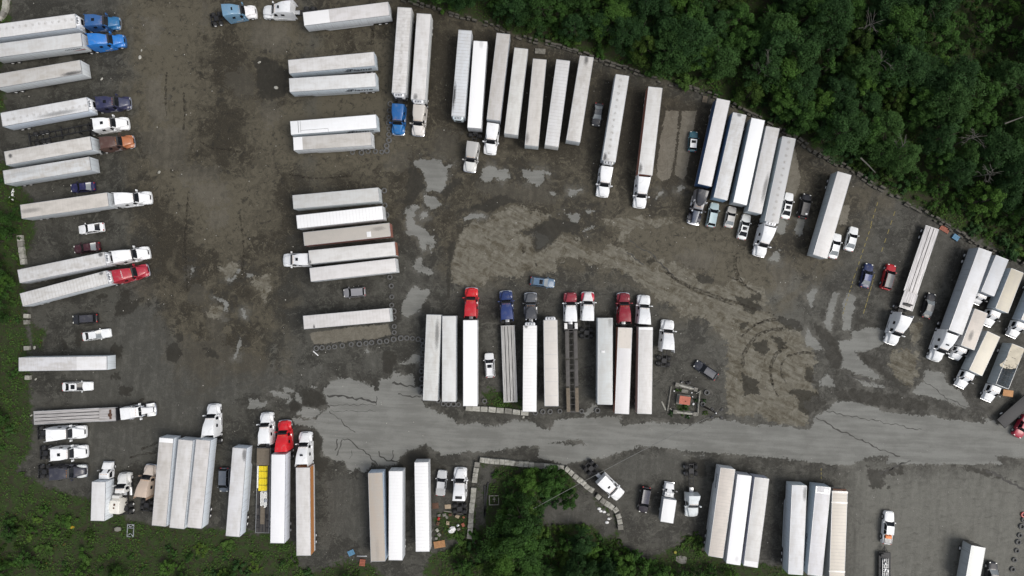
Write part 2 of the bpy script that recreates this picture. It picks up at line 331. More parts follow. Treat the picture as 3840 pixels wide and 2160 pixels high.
# ------------------------------------------------------------------ the ground: one sheet out to the horizon, with dry, tan, damp and overgrown areas
def poly(z, *pts): return [pw(z, *p).to_2d() for p in pts]
ROAD = [
 poly('c',(525,885),(640,905),(735,897),(750,862),(805,828),(858,783),(832,745),(822,695),(800,662),(815,628),(860,570),(930,528),(1060,530),(1130,560),(1200,575),(1290,640),(1305,600),(1318,525),(1400,535),(1440,480),(1520,505),(1590,490),(1632,520),(1632,600),(1690,612),(1700,735),(1745,790),(1860,850),(1932,868),(1990,905),(2010,960),(2090,940),(2180,925),(2300,960),(2420,950),(2560,900),(2700,925),(2790,985),(2870,985),(2900,905),(3050,890),(3250,880),(3500,870),
   (3500,1140),(3200,1080),(2990,1095),(2800,1130),(2500,1160),(2280,1195),(2110,1190),(2010,1215),(1900,1235),(1760,1150),(1730,1130),(1640,1175),(1560,1190),(1490,1290),(1380,1330),(1250,1300),(1180,1390),(1120,1330),(1040,1390),(985,1270),(925,1290),(870,1250),(800,1220),(780,1140),(800,1080),(740,990),(620,955),(520,930)),
 poly('f',(-900,1090),(-300,1010),(0,1032),(180,985),(300,1005),(480,1045),(520,1028),(700,1045),(860,1068),(895,1050),(910,975),(1000,925),(1090,845),(1200,855),(1390,905),(1440,935),(1640,955),(1900,990),(2600,1060),(2600,1290),(1811,1240),(1700,1260),(1560,1272),(1300,1275),(1180,1345),(1000,1325),(640,1283),(380,1262),(180,1243),(0,1233),(-330,1195),(-420,1190),(-700,1290)),
 poly('c',(325,645),(430,658),(515,680),(500,705),(400,712),(345,690)), poly('c',(440,605),(540,640),(530,668),(440,645)), poly('c',(440,740),(525,705),(480,778)),
 poly('c',(530,700),(570,665),(605,705),(615,780),(720,800),(800,830),(735,885),(640,890),(560,850),(560,826),(605,800),(600,760),(560,735)),
 poly('c',(130,705),(200,722),(250,745),(285,730),(285,780),(215,802),(125,800)), poly('c',(700,588),(750,605),(720,635),(695,612)),
 poly('c',(1480,400),(1500,360),(1535,385),(1620,312),(1690,330),(1690,385),(1600,395),(1540,405)), poly('c',(1430,440),(1490,470),(1440,490)),
 poly('d',(180,160),(260,142),(430,150),(470,212),(550,190),(500,240),(490,310),(480,400),(430,450),(360,440),(300,450),(310,390),(270,330),(280,270),(180,200)), poly('d',(240,480),(380,490),(440,570),(350,620),(300,570)),
 poly('d',(110,580),(160,560),(250,590),(190,620),(180,700),(210,760),(280,800),(320,850),(370,870),(370,960),(340,1030),(310,920),(280,1000),(240,970),(220,870),(120,850),(100,680)), poly('d',(240,630),(300,630),(310,680),(250,710)),
 poly('d',(190,1080),(250,1080),(260,1150),(330,1170),(375,1222),(330,1220),(220,1200),(170,1150)), poly('d',(80,1480),(120,1390),(200,1330),(240,1370),(320,1360),(335,1400),(290,1449),(230,1560),(130,1620),(60,1600)),
 poly('d',(815,240),(880,200),(940,210),(945,250),(1060,240),(1075,310),(1000,350),(940,310),(870,360),(810,350)), poly('d',(1200,240),(1390,250),(1400,330),(1360,400),(1250,360),(1245,320),(1200,320)), poly('d',(1400,265),(1470,270),(1440,295)),
 poly('d',(1440,420),(1500,470),(1480,490)), poly('d',(1620,430),(1740,430),(1700,480),(1630,490)), poly('d',(1590,650),(1750,650),(1720,740),(1650,720)), poly('d',(1780,620),(1880,615),(1830,655)), poly('d',(650,690),(700,655),(830,655),(840,680),(740,700),(650,720)),
 poly('d',(1320,820),(1430,860),(1445,920),(1340,990),(1330,930)), poly('d',(1780,790),(1870,770),(1880,800),(1760,820)),
 poly('f',(1075,400),(1190,392),(1200,330),(1340,295),(1450,320),(1450,410),(1330,470),(1230,490),(1330,600),(1440,698),(1330,680),(1110,600),(1130,530)), poly('f',(1200,680),(1330,712),(1490,762),(1300,738)), poly('f',(1740,620),(1900,640),(1900,850),(1640,785),(1740,700)),
 poly('f',(840,370),(860,290),(900,370),(970,440),(1000,470),(930,470),(860,440)), poly('f',(960,390),(990,390),(1035,465),(990,470)), poly('f',(990,250),(1050,40),(1100,40),(1080,100),(1050,220),(1040,340),(1000,310)), poly('f',(1130,100),(1170,30),(1220,60),(1220,140),(1190,260),(1200,320),(1130,320),(1130,200)),
 poly('f',(950,700),(1010,650),(1055,700),(1070,745),(965,745)), poly('f',(850,60),(910,0),(935,20),(890,150)), 
 poly('O',(150,1010),(180,938),(280,1000),(420,1100),(490,1215),(400,1200),(250,1130)), poly('O',(0,1310),(210,1255),(400,1335),(560,1449),(700,1600),(-100,1600)), poly('O',(560,1275),(640,1290),(700,1370),(660,1400)),
 poly('P',(-420,-60),(700,-10),(400,80),(0,165),(-150,190),(-430,110)), poly('P',(1230,85),(1450,80),(1400,110)),
 poly('e',(1590,360),(1640,420),(1640,500),(1600,525),(1560,490),(1590,400)), poly('e',(1745,390),(1790,400),(1785,500),(1740,550),(1705,520)), poly('e',(1500,730),(1530,680),(1590,660),(1580,760)), poly('e',(560,240),(600,165),(620,180),(590,220)), poly('e',(740,170),(770,120),(800,140),(770,180)),
 poly('b',(770,810),(820,780),(860,715),(875,725),(840,790),(800,815)), poly('b',(920,755),(970,770),(935,785)), poly('b',(675,940),(760,965),(785,1000),(740,1110),(750,1000)), poly('b',(890,1035),(915,1045),(910,1105),(890,1100)), poly('b',(820,1410),(850,1330),(870,1260),(875,1310),(850,1400)),
 poly('b',(480,800),(500,680),(510,700)), poly('J',(20,1320),(120,1230),(160,1260),(60,1350)), poly('c',(1175,295),(1190,235),(1205,240),(1200,290)),
]
TAN = [
 poly('f',(60,60),(300,130),(560,200),(650,260),(820,330),(900,420),(930,560),(890,680),(930,800),(830,880),(868,960),(850,1055),(560,1010),(490,950),(400,980),(330,960),(265,940),(245,850),(255,400),(100,250)),
 poly('d',(600,900),(660,780),(740,730),(850,740),(930,650),(1050,620),(1060,580),(1190,560),(1240,620),(1350,630),(1460,690),(1330,760),(1290,800),(1180,800),(1150,840),(1290,880),(1310,1010),(1350,1015),(1470,930),(1560,840),(1700,900),(1900,1020),(2010,1120),(1850,1100),(1700,1060),(1500,1090),(1530,1190),(1400,1220),(1250,1180),(1200,1250),(900,1240),(830,1330),(700,1340),(530,1300),(520,1150),(560,960)),
 poly('e',(100,380),(200,405),(330,385),(470,385),(600,402),(750,405),(650,440),(450,460),(300,520),(355,560),(260,585),(280,470),(150,420)),
 poly('e',(-60,560),(0,640),(120,680),(200,600),(330,660),(400,740),(470,770),(530,690),(700,760),(850,830),(1000,930),(1130,960),(1200,880),(1300,900),(1450,980),(1500,1080),(1400,1130),(1560,1190),(1440,1240),(1340,1300),(1300,1470),(1170,1440),(1180,1350),(1080,1230),(900,1210),(780,1190),(720,1120),(600,1060),(480,960),(330,850),(160,790),(-40,760)),
 
 
 
 poly('f',(1480,500),(1560,460),(1700,490),(1690,660),(1640,750),(1540,700),(1480,600)),
 poly('f',(1640,300),(1740,290),(1700,380),(1660,400)), poly('b',(950,800),(1090,770),(1110,850),(1070,990),(1020,900)), poly('b',(720,720),(790,670),(860,690),(830,770),(760,810)), poly('b',(620,1020),(740,1000),(730,1100),(620,1100)), poly('O',(60,640),(160,600),(140,720),(80,780)),
]
DRY = [
 poly('L',(740,500),(850,510),(830,800),(785,1080),(720,1130),(655,1070),(690,760)), poly('L',(885,510),(1010,500),(955,860),(910,1110),(815,1060),(850,800)), poly('c',(680,115),(800,100),(1000,70),(1380,40),(1420,130),(1300,165),(1050,190),(720,222),(700,180),(680,150)), poly('M',(880,480),(960,500),(1000,760),(960,900),(880,870)), poly('N',(300,340),(370,330),(340,470),(280,480))]
MID = [poly('a',(1010,790),(1160,770),(1190,900),(1080,1000),(1030,900)), poly('a',(100,1010),(440,980),(480,1150),(380,1320),(200,1300),(120,1180)), poly('b',(500,40),(760,60),(800,200),(620,240),(480,160)), poly('b',(600,280),(780,250),(770,400),(640,420)), poly('a',(770,560),(900,540),(1000,600),(990,740),(860,760),(740,660)), poly('a',(110,140),(260,160),(240,360),(130,340)), poly('a',(140,620),(260,600),(320,900),(200,980),(130,800)), poly('b',(480,840),(600,850),(620,1000),(480,1000)), poly('d',(-60,100),(130,60),(160,170),(60,260),(-80,230)), poly('a',(380,1270),(720,1290),(700,1400),(420,1440)), poly('e',(700,700),(900,640),(1100,700),(1000,820),(800,800)), poly('e',(1500,760),(1700,740),(1760,1000),(1560,1040)), poly('X',(250,1330),(430,1200),(560,1160),(640,1250),(880,1300),(900,1480),(760,1640),(620,1700),(420,1620),(330,1600),(260,1500)), poly('X',(150,1640),(560,1560),(600,1680),(380,1800),(250,1830)), 
 poly('Q',(870,-60),(1400,60),(2700,40),(2700,900),(2500,1250),(860,1250),(850,500)), poly('F',(-40,440),(160,400),(400,430),(420,1000),(300,1100),(-40,1000)), poly('c',(0,350),(150,290),(290,380),(420,480),(560,560),(720,380),(820,440),(760,570),(640,600),(420,640),(250,660),(0,690)), poly('c',(1130,470),(1170,350),(1230,300),(1340,290),(1340,430),(1260,480),(1170,500)),
 poly('C',(1230,260),(1400,280),(1500,420),(1546,700),(1480,1000),(1300,1100),(1250,700)), poly('P',(640,60),(1250,30),(1480,230),(1450,330),(1150,400),(900,330),(540,450),(420,240)), poly('O',(60,60),(330,60),(200,430),(120,380)), poly('b',(560,1000),(760,1010),(760,1200),(730,1440),(560,1449),(640,1250)), poly('b',(60,1000),(200,1010),(300,1250),(160,1449),(-200,1449),(-100,1150)),
 poly('K',(-60,980),(150,1000),(120,1250),(-100,1280)), poly('E',(130,-60),(420,-40),(330,60),(280,300),(130,300)), poly('D',(600,0),(1200,-40),(1200,240),(850,330),(820,120)), poly('d',(780,360),(1250,380),(1450,330),(1500,560),(1200,560),(800,470)), poly('H',(0,0),(60,50),(60,200),(0,260)), poly('a',(960,160),(1250,180),(1240,400),(1150,430),(960,350)), poly('S',(880,700),(1250,640),(1480,800),(1500,1000),(1250,900),(960,920)), poly('S',(270,300),(430,290),(400,480),(300,500)), poly('P',(300,800),(440,850),(430,1000),(330,1060)),
]
VEG = [
 poly('X',(1440,-60),(1528,-5),(1616,22),(1724,55),(1854,90),(2000,155),(2105,168),(2264,225),(2436,285),(2595,325),(2750,400),(2984,510),(3183,625),(3386,750),(3555,840),(3753,940),(3900,1020),(4300,1200),(4300,-700),(1440,-700)),
 poly('X',(-200,-200),(20,-200),(40,80),(0,260),(20,400),(-60,520),(60,660),(120,760),(130,880),(85,1000),(95,1180),(110,1300),(110,1480),(125,1600),(110,1700),(60,1760),(180,1830),(330,1870),(520,1960),(700,1975),(860,1990),(1060,2010),(1180,2080),(1400,2120),(1440,2170),(1480,2400),(-200,2400)),
 poly('X',(1800,1740),(1900,1750),(2120,1760),(2190,1850),(2300,1920),(2320,2040),(2420,2110),(2560,2030),(2700,2090),(2960,2130),(3100,2200),(2900,2400),(1640,2400),(1590,2140),(1620,2080),(1720,2040),(1760,1960)),
 poly('g',(560,850),(900,850),(900,1000),(560,1000)), poly('I',(650,1130),(740,1080),(850,1120),(1030,1180),(1030,1290),(700,1270)), poly('F',(1170,780),(1420,800),(1430,1050),(1100,1080),(1100,850)), poly('P',(1180,1000),(1350,980),(1440,1060),(1420,1200),(1200,1180)), poly('C',(270,400),(420,480),(380,640),(290,600)),
]
WET = [poly('a',(960,470),(1040,430),(1150,480),(1240,560),(1230,740),(1100,780),(1010,740),(1000,560)), poly('a',(720,770),(745,745),(775,770),(745,795)), poly('a',(1035,410),(1065,385),(1095,410),(1065,440)), poly('C',(990,660),(1040,590),(1110,620),(1110,720),(1070,740),(1050,700)),
 poly('c',(1340,300),(1400,265),(1450,290),(1460,380),(1420,480),(1360,480),(1335,400)), poly('c',(480,760),(540,730),(605,770),(600,820),(550,835),(480,810)), poly('b',(580,1310),(700,1370),(700,1420),(600,1390)), poly('b',(300,1300),(380,1290),(420,1380),(380,1440),(300,1440)), poly('b',(360,1210),(420,1230),(430,1300),(370,1260)), poly('b',(60,960),(130,950),(30,1070),(-100,1090),(-100,980)),
 poly('f',(1230,485),(1340,500),(1480,640),(1600,740),(1560,740),(1400,640),(1290,570)), poly('f',(1090,850),(1080,760),(1400,780),(1700,840),(1790,860),(1790,930),(1500,915),(1200,850)), poly('f',(560,180),(660,220),(800,240),(830,330),(700,300)), poly('f',(430,420),(560,380),(570,470),(520,510)), poly('f',(590,370),(640,360),(700,420),(650,480)), poly('f',(360,640),(480,700),(500,800),(380,810)), poly('f',(300,60),(420,80),(540,160),(420,190)), poly('f',(710,780),(790,760),(900,780),(1010,860),(880,960),(790,930),(790,830)), poly('f',(850,560),(900,620),(930,760),(840,680)), poly('f',(480,930),(520,1010),(600,1040),(540,1020)), poly('f',(1000,300),(1090,400),(1120,540),(1080,640),(1000,520),(900,260)),
 poly('d',(1310,790),(1460,690),(1740,760),(1700,830),(1560,840),(1480,930),(1340,1010),(1300,960)), poly('d',(1170,820),(1290,790),(1300,840),(1200,850)), poly('e',(900,860),(1060,880),(1040,940),(930,920)), poly('e',(1350,1010),(1440,1020),(1440,1080),(1340,1070)), poly('e',(1300,1090),(1390,1110),(1380,1180),(1290,1150)), poly('e',(1230,1240),(1340,1250),(1280,1310)), poly('e',(470,760),(560,700),(570,750),(520,780)), poly('d',(500,880),(570,930),(525,1150),(515,1449),(490,1449),(490,1150)), poly('d',(150,150),(190,220),(260,300),(280,400),(130,620),(90,560),(130,300)), poly('d',(560,300),(640,340),(560,420),(480,520),(430,470)), poly('d',(870,650),(1050,560),(1200,550),(1000,470),(700,600)),
 poly('c',(700,960),(800,1080),(780,1240),(870,1260),(760,1449),(720,1300)), poly('c',(1480,1240),(1580,1190),(1740,1130),(1760,1240),(1900,1330),(1550,1449),(1480,1340)), poly('c',(620,640),(720,620),(800,680),(830,760),(720,790),(620,770)), poly('P',(1260,90),(1450,130),(1480,330),(1350,330),(1300,170)), poly('Q',(1020,20),(1150,60),(1400,10),(1380,90),(1180,120),(1250,230),(1060,230)), poly('Q',(1800,0),(2000,20),(2200,60),(2500,170),(2300,140),(2000,60)), poly('C',(900,150),(1000,160),(960,190),(880,180)), poly('C',(1080,140),(1160,110),(1180,220),(1100,230)), poly('C',(540,520),(580,560),(620,640),(580,650),(560,590)), poly('C',(690,480),(740,470),(735,640),(690,640)), poly('C',(1000,880),(1080,870),(1100,920),(1010,920)), poly('C',(1060,980),(1200,1000),(1180,1080),(1070,1060))]
MUD = [poly('X',(1150,-60),(1560,-60),(3100,560),(3300,760),(3050,1060),(2700,1240),(2350,1040),(1700,1040),(1560,880),(1400,900),(1180,700)), poly('X',(480,-100),(1150,-100),(1180,700),(1080,1000),(1020,1400),(700,1450),(560,1100),(480,500))]
LT = [poly('Q',(870,0),(1400,60),(2700,40),(2700,900),(2500,1250),(860,1250)), poly('f',(100,40),(900,60),(860,1040),(380,960),(280,600)), poly('e',(300,440),(900,480),(1300,760),(1700,900),(1700,1200),(1200,1000),(700,700),(300,600)), poly('X',(500,0),(780,20),(760,520),(640,560),(520,400)), poly('X',(930,60),(1130,40),(1200,190),(1000,240)), poly('X',(600,620),(1000,640),(900,900),(620,820)), poly('X',(1450,200),(1520,500),(1450,620),(1150,600),(900,560),(960,420))]
DKP = [poly('X',(700,160),(860,200),(860,330),(720,300)), poly('X',(940,230),(1100,210),(1140,360),(1000,380)), poly('X',(680,420),(960,400),(960,560),(860,680),(700,600)), poly('X',(1080,700),(1180,760),(1150,1100),(1080,1200)), poly('X',(1520,60),(3000,560),(2950,640),(2660,700),(2200,560),(1700,480)), poly('X',(520,700),(700,760),(720,1050),(560,1000))]  # dark wet mud; the north-row piece also paints in shade between parked trailers
def axis(a, b, step, far):
    core = list(np.arange(a, b+step*.5, step)); lo, hi = [], []; s = step; x = a
    while x > -far: s *= 1.5; x -= s; lo.append(x)
    s = step; x = core[-1]
    while x < far: s *= 1.5; x += s; hi.append(x)
    return np.array(lo[::-1]+core+hi)
gx = axis(-112, 112, .36, 3000); gy = axis(-66, 70, .36, 3000)
GX, GY = np.meshgrid(gx, gy)
def sdf(polys, base=-3.0, pad=3.2, clampv=3.0):
    F = np.full(GX.shape, base)
    for pl in polys:
        P = np.array([tuple(p) for p in pl]); lo = P.min(0)-pad; hi = P.max(0)+pad
        i0, i1 = np.searchsorted(gx, [lo[0], hi[0]]); j0, j1 = np.searchsorted(gy, [lo[1], hi[1]])
        if i1 <= i0 or j1 <= j0: continue
        X = GX[j0:j1, i0:i1]; Y = GY[j0:j1, i0:i1]; D = np.full(X.shape, 1e9); ins = np.zeros(X.shape, bool)
        for k in range(len(P)):
            a = P[k]; b = P[(k+1) % len(P)]; d = b-a; L = max(d@d, 1e-9)
            t = np.clip(((X-a[0])*d[0]+(Y-a[1])*d[1])/L, 0, 1); D = np.minimum(D, (X-a[0]-t*d[0])**2+(Y-a[1]-t*d[1])**2)
            c = (a[1] > Y) != (b[1] > Y)
            if d[1] != 0: ins ^= c & (X < a[0]+(Y-a[1])*d[0]/d[1])
        D = np.sqrt(D); F[j0:j1, i0:i1] = np.maximum(F[j0:j1, i0:i1], np.clip(np.where(ins, D, -D), base, clampv))
    return F
nyg, nxg = GX.shape
gv = np.stack([GX.ravel(), GY.ravel(), np.zeros(GX.size)], 1)
idx = np.arange(GX.size).reshape(GX.shape); q = np.stack([idx[:-1,:-1], idx[:-1,1:], idx[1:,1:], idx[1:,:-1]], -1).reshape(-1, 4)
gm = bpy.data.meshes.new('ground'); gm.vertices.add(len(gv)); gm.vertices.foreach_set('co', gv.ravel())
gm.loops.add(q.size); gm.loops.foreach_set('vertex_index', q.ravel()); gm.polygons.add(len(q)); gm.polygons.foreach_set('loop_start', np.arange(0, q.size, 4)); gm.update(calc_edges=True)
def gattr(name, F):
    a = gm.attributes.new(name, 'FLOAT', 'POINT'); a.data.foreach_set('value', F.ravel().astype(np.float32))
vegF = np.minimum(sdf(VEG), -sdf([poly('S',(870,690),(960,620),(1250,620),(1290,500),(1450,560),(1500,700),(1690,800),(1720,1000),(1560,1080),(1480,920),(1150,900),(950,910)), poly('S',(265,290),(420,300),(420,470),(330,520),(330,900),(230,1000),(230,600)), poly('E',(1100,1300),(1500,1240),(1560,1330),(1300,1420))]))
gattr('sd_road', sdf(ROAD)); gattr('sd_tan', sdf(TAN)); gattr('sd_mid', sdf(MID)); gattr('sd_veg', vegF); gattr('sd_dry', sdf(DRY)); gattr('sd_wet', sdf(WET))
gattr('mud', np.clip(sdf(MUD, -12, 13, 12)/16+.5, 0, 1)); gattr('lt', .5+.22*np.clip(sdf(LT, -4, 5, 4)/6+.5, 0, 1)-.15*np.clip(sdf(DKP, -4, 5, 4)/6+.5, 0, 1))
gm.materials.append(M['ground']); ground = link('ground', gm); tag(ground, None, None, kind='structure')

def ribbon(pl, w, z=.004, jit=.0, step=.4):
    # thin strip along a polyline, lying on the ground
    pts = []
    for a, b in zip(pl[:-1], pl[1:]):
        k = max(1, int((b-a).length/step))
        for i in range(k): pts.append(a.lerp(b, i/k))
    pts.append(pl[-1]); V = []; F = []; n = len(pts); ph = random.random()*9
    for i, p in enumerate(pts):
        d = (pts[min(i+1, n-1)]-pts[max(i-1, 0)]); d = Vector((d.x, d.y)).normalized(); o = Vector((-d.y, d.x))
        j = o*(jit*(math.sin(i*1.7+ph)+math.sin(i*.63+ph*2)+random.uniform(-.8, .8))); ww = w*random.uniform(.45, 1.3)/2 if jit else w/2
        for sg in (1, -1): c = Vector((p.x, p.y))+j+o*(ww*sg); V.append((c.x, c.y, z))
        if i: F.append((2*i-2, 2*i-1, 2*i+1, 2*i))
    return V, F
def struct(name, mb, m): return tag(link(name, mb.mesh(name, m)), None, None, kind='structure')
cr = MB()
for z, pts, w in [('c',[(860,825),(900,870),(960,900),(1000,950),(1050,990),(1085,1025)],.22),('c',[(975,1078),(1060,1095),(1110,1150),(1180,1195),(1235,1250),(1300,1310)],.3),('c',[(735,900),(750,865),(820,822)],.25),('c',[(860,772),(1060,768),(1280,768)],.14),('c',[(860,824),(1280,828)],.10),('c',[(1285,690),(1275,768)],.2),('c',[(835,682),(1000,695),(1130,715),(1280,745)],.5),('c',[(905,1180),(920,1150),(935,1080)],.3),('c',[(930,1230),(950,1150),(970,1085)],.3),('c',[(1300,1190),(1310,1230),(1400,1275),(1475,1290)],.35),('c',[(1045,1260),(1062,1180)],.15),('c',[(1425,575),(1520,585),(1650,605)],.5),('c',[(1480,680),(1590,690),(1690,695)],.35),('c',[(1415,1270),(1440,1180)],.2),
 ('f',[(930,975),(1010,1020),(1120,1085),(1240,1135),(1380,1205),(1560,1272)],.38),('f',[(1000,930),(1200,970),(1390,1005),(1540,1035),(1720,1075)],.2),('f',[(1160,655),(1250,685),(1340,705)],.5),('f',[(1640,1300),(1400,1400)],.25),('Q',[(1390,-10),(1160,100)],.3),('e',[(350,570),(430,630),(540,690),(640,800),(740,880)],.3),('e',[(330,670),(470,770)],.3),('O',[(160,1020),(320,1140),(500,1225)],.2),('O',[(430,1120),(640,1290)],.25),('Q',[(2200,60),(2350,130),(2580,260)],.6)]:
    cr.add(*ribbon([pw(z, *p).to_2d() for p in pts], w*.72, .005, .11))
struct('pavement_cracks', cr, M['crack'])
yl = MB()
for z, a, b, n, ln in [('N',(527,470),(395,870),9,.55),('N',(400,850),(312,1140),9,.6),('N',(552,835),(465,1130),7,.8),('N',(700,370),(590,700),5,.5),('V',(605,945),(545,1140),4,.6),('Q',(577,40),(577,160),3,.6)]:
    A_, B_ = pw(z, *a).to_2d(), pw(z, *b).to_2d()
    for i in range(n):
        t0 = i/n+.02; t1 = t0+ln/n; yl.add(*ribbon([A_.lerp(B_, t0), A_.lerp(B_, t1)], .13, .006))
struct('parking_lines', yl, M['yline'])
def arc(z, pts): return [pw(z, *p).to_2d() for p in pts]
tk = MB()
for z, pts in [('f',[(365,590),(370,500),(410,430),(480,350),(560,310),(700,300)]),('f',[(375,600),(382,505),(425,435),(490,360),(570,322),(700,312)]),('f',[(600,750),(578,640),(585,560),(620,490),(700,435)]),('f',[(640,820),(600,740),(588,640),(598,560),(635,495),(712,445)]),('f',[(700,720),(660,640),(665,570),(720,510),(830,485),(930,500)]),('f',[(380,340),(470,270),(560,240),(640,230)]),('f',[(360,370),(460,280),(560,250),(640,242)]),
 ('e',[(1235,680),(1225,780),(1260,880),(1310,950)]),('e',[(1215,700),(1210,790),(1245,890),(1290,950)]),('e',[(1150,860),(1240,900),(1320,960),(1400,1000)]),('e',[(620,790),(720,880),(850,950),(1010,1010),(1150,1060),(1300,1110),(1450,1160)]),('e',[(630,820),(730,900),(860,975),(1030,1040),(1200,1100)]),('E',[(-280,110),(-150,90),(-40,30)]),('D',[(1170,375),(1300,345),(1420,330)]),('D',[(1280,300),(1380,265),(1430,235)]),('d',[(1205,960),(1205,1030)],),('d',[(1225,955),(1225,1025)]),('d',[(1320,1090),(1325,1150)]),('a',[(430,720),(440,880),(430,1010)]),('a',[(300,560),(290,760),(300,900)]),('a',[(560,1100),(640,1150),(760,1160),(880,1180)]),('b',[(470,120),(440,500),(460,900)]),('b',[(870,300),(900,560),(880,800)]),('H',[(1430,220),(1440,260),(1432,380)]),('H',[(1445,220),(1452,270),(1446,380)]),('G',[(40,30),(260,60),(520,40)])]:
    tk.add(*ribbon(arc(z, pts), .44, .008, .03, .5))
struct('tyre_tracks', tk, M['track'])
# ------------------------------------------------------------------ wheels shared by every vehicle
def wheel_meshes(r, w, name):
    t = MB().lathe([(r*.56,-w/2),(r*.9,-w/2),(r,-w*.36),(r,w*.36),(r*.9,w/2),(r*.56,w/2),(r*.56,-w/2)], 'y', 18).mesh(name+'_tyre', M['tyre'])
    rm = MB().lathe([(.0,-w*.40),(r*.2,-w*.42),(r*.3,-w*.34),(r*.5,-w*.36),(r*.57,-w*.47),(r*.57,w*.47),(r*.5,w*.36),(r*.3,w*.34),(r*.2,w*.42),(.0,w*.40)], 'y', 14).mesh(name+'_rim', M['rim'])
    return t, rm
WT = wheel_meshes(.51, .62, 'dual_wheel'); WF = wheel_meshes(.51, .3, 'steer_wheel'); WC = wheel_meshes(.33, .22, 'car_wheel'); WV = wheel_meshes(.42, .28, 'van_wheel')
def wheel(kind, parent, x, y, z=None):
    t = link('wheel', kind[0], parent, None, (x, y, .51 if z is None else z)); link('rim', kind[1], t)

# ------------------------------------------------------------------ semi trailers
LEGS = MB().box(-.08,.08,-.75,-.6,.08,1.15,.02).box(-.08,.08,.6,.75,.08,1.15,.02).box(-.15,.15,-.85,-.5,0,.06).box(-.15,.15,.5,.85,0,.06).box(-.04,.04,-.6,.6,.7,.78).mesh('landing_gear', M['dark'])
def reefer_meshes():
    b = MB().loft([ring(x, wb, wt, 2.05+dz, 3.92-t, .14, 0) for x, wb, wt, t, dz in ((0,.98,.96,0,0),(.32,.98,.95,.0,0),(.52,.90,.84,.06,.1),(.60,.74,.66,.2,.3))]).mesh('reefer_shell', M['paint'])
    g = MB().box(.10,.46,-.60,.60,3.935,3.965,.01).box(.585,.62,-.55,.55,2.6,3.4,.01).mesh('reefer_grille', M['black'])
    f = MB().lathe([(.0,.03),(.2,.03),(.24,.0)], 'z', 14, 0, (.28,-.28,3.96)).lathe([(.0,.03),(.2,.03),(.24,.0)], 'z', 14, 0, (.28,.28,3.96)).mesh('reefer_fan', M['alu'])
    return b, g, f
RF = reefer_meshes()
WHITE = (.80,.80,.80); GREY = (.56,.57,.57); LG = (.68,.69,.69)
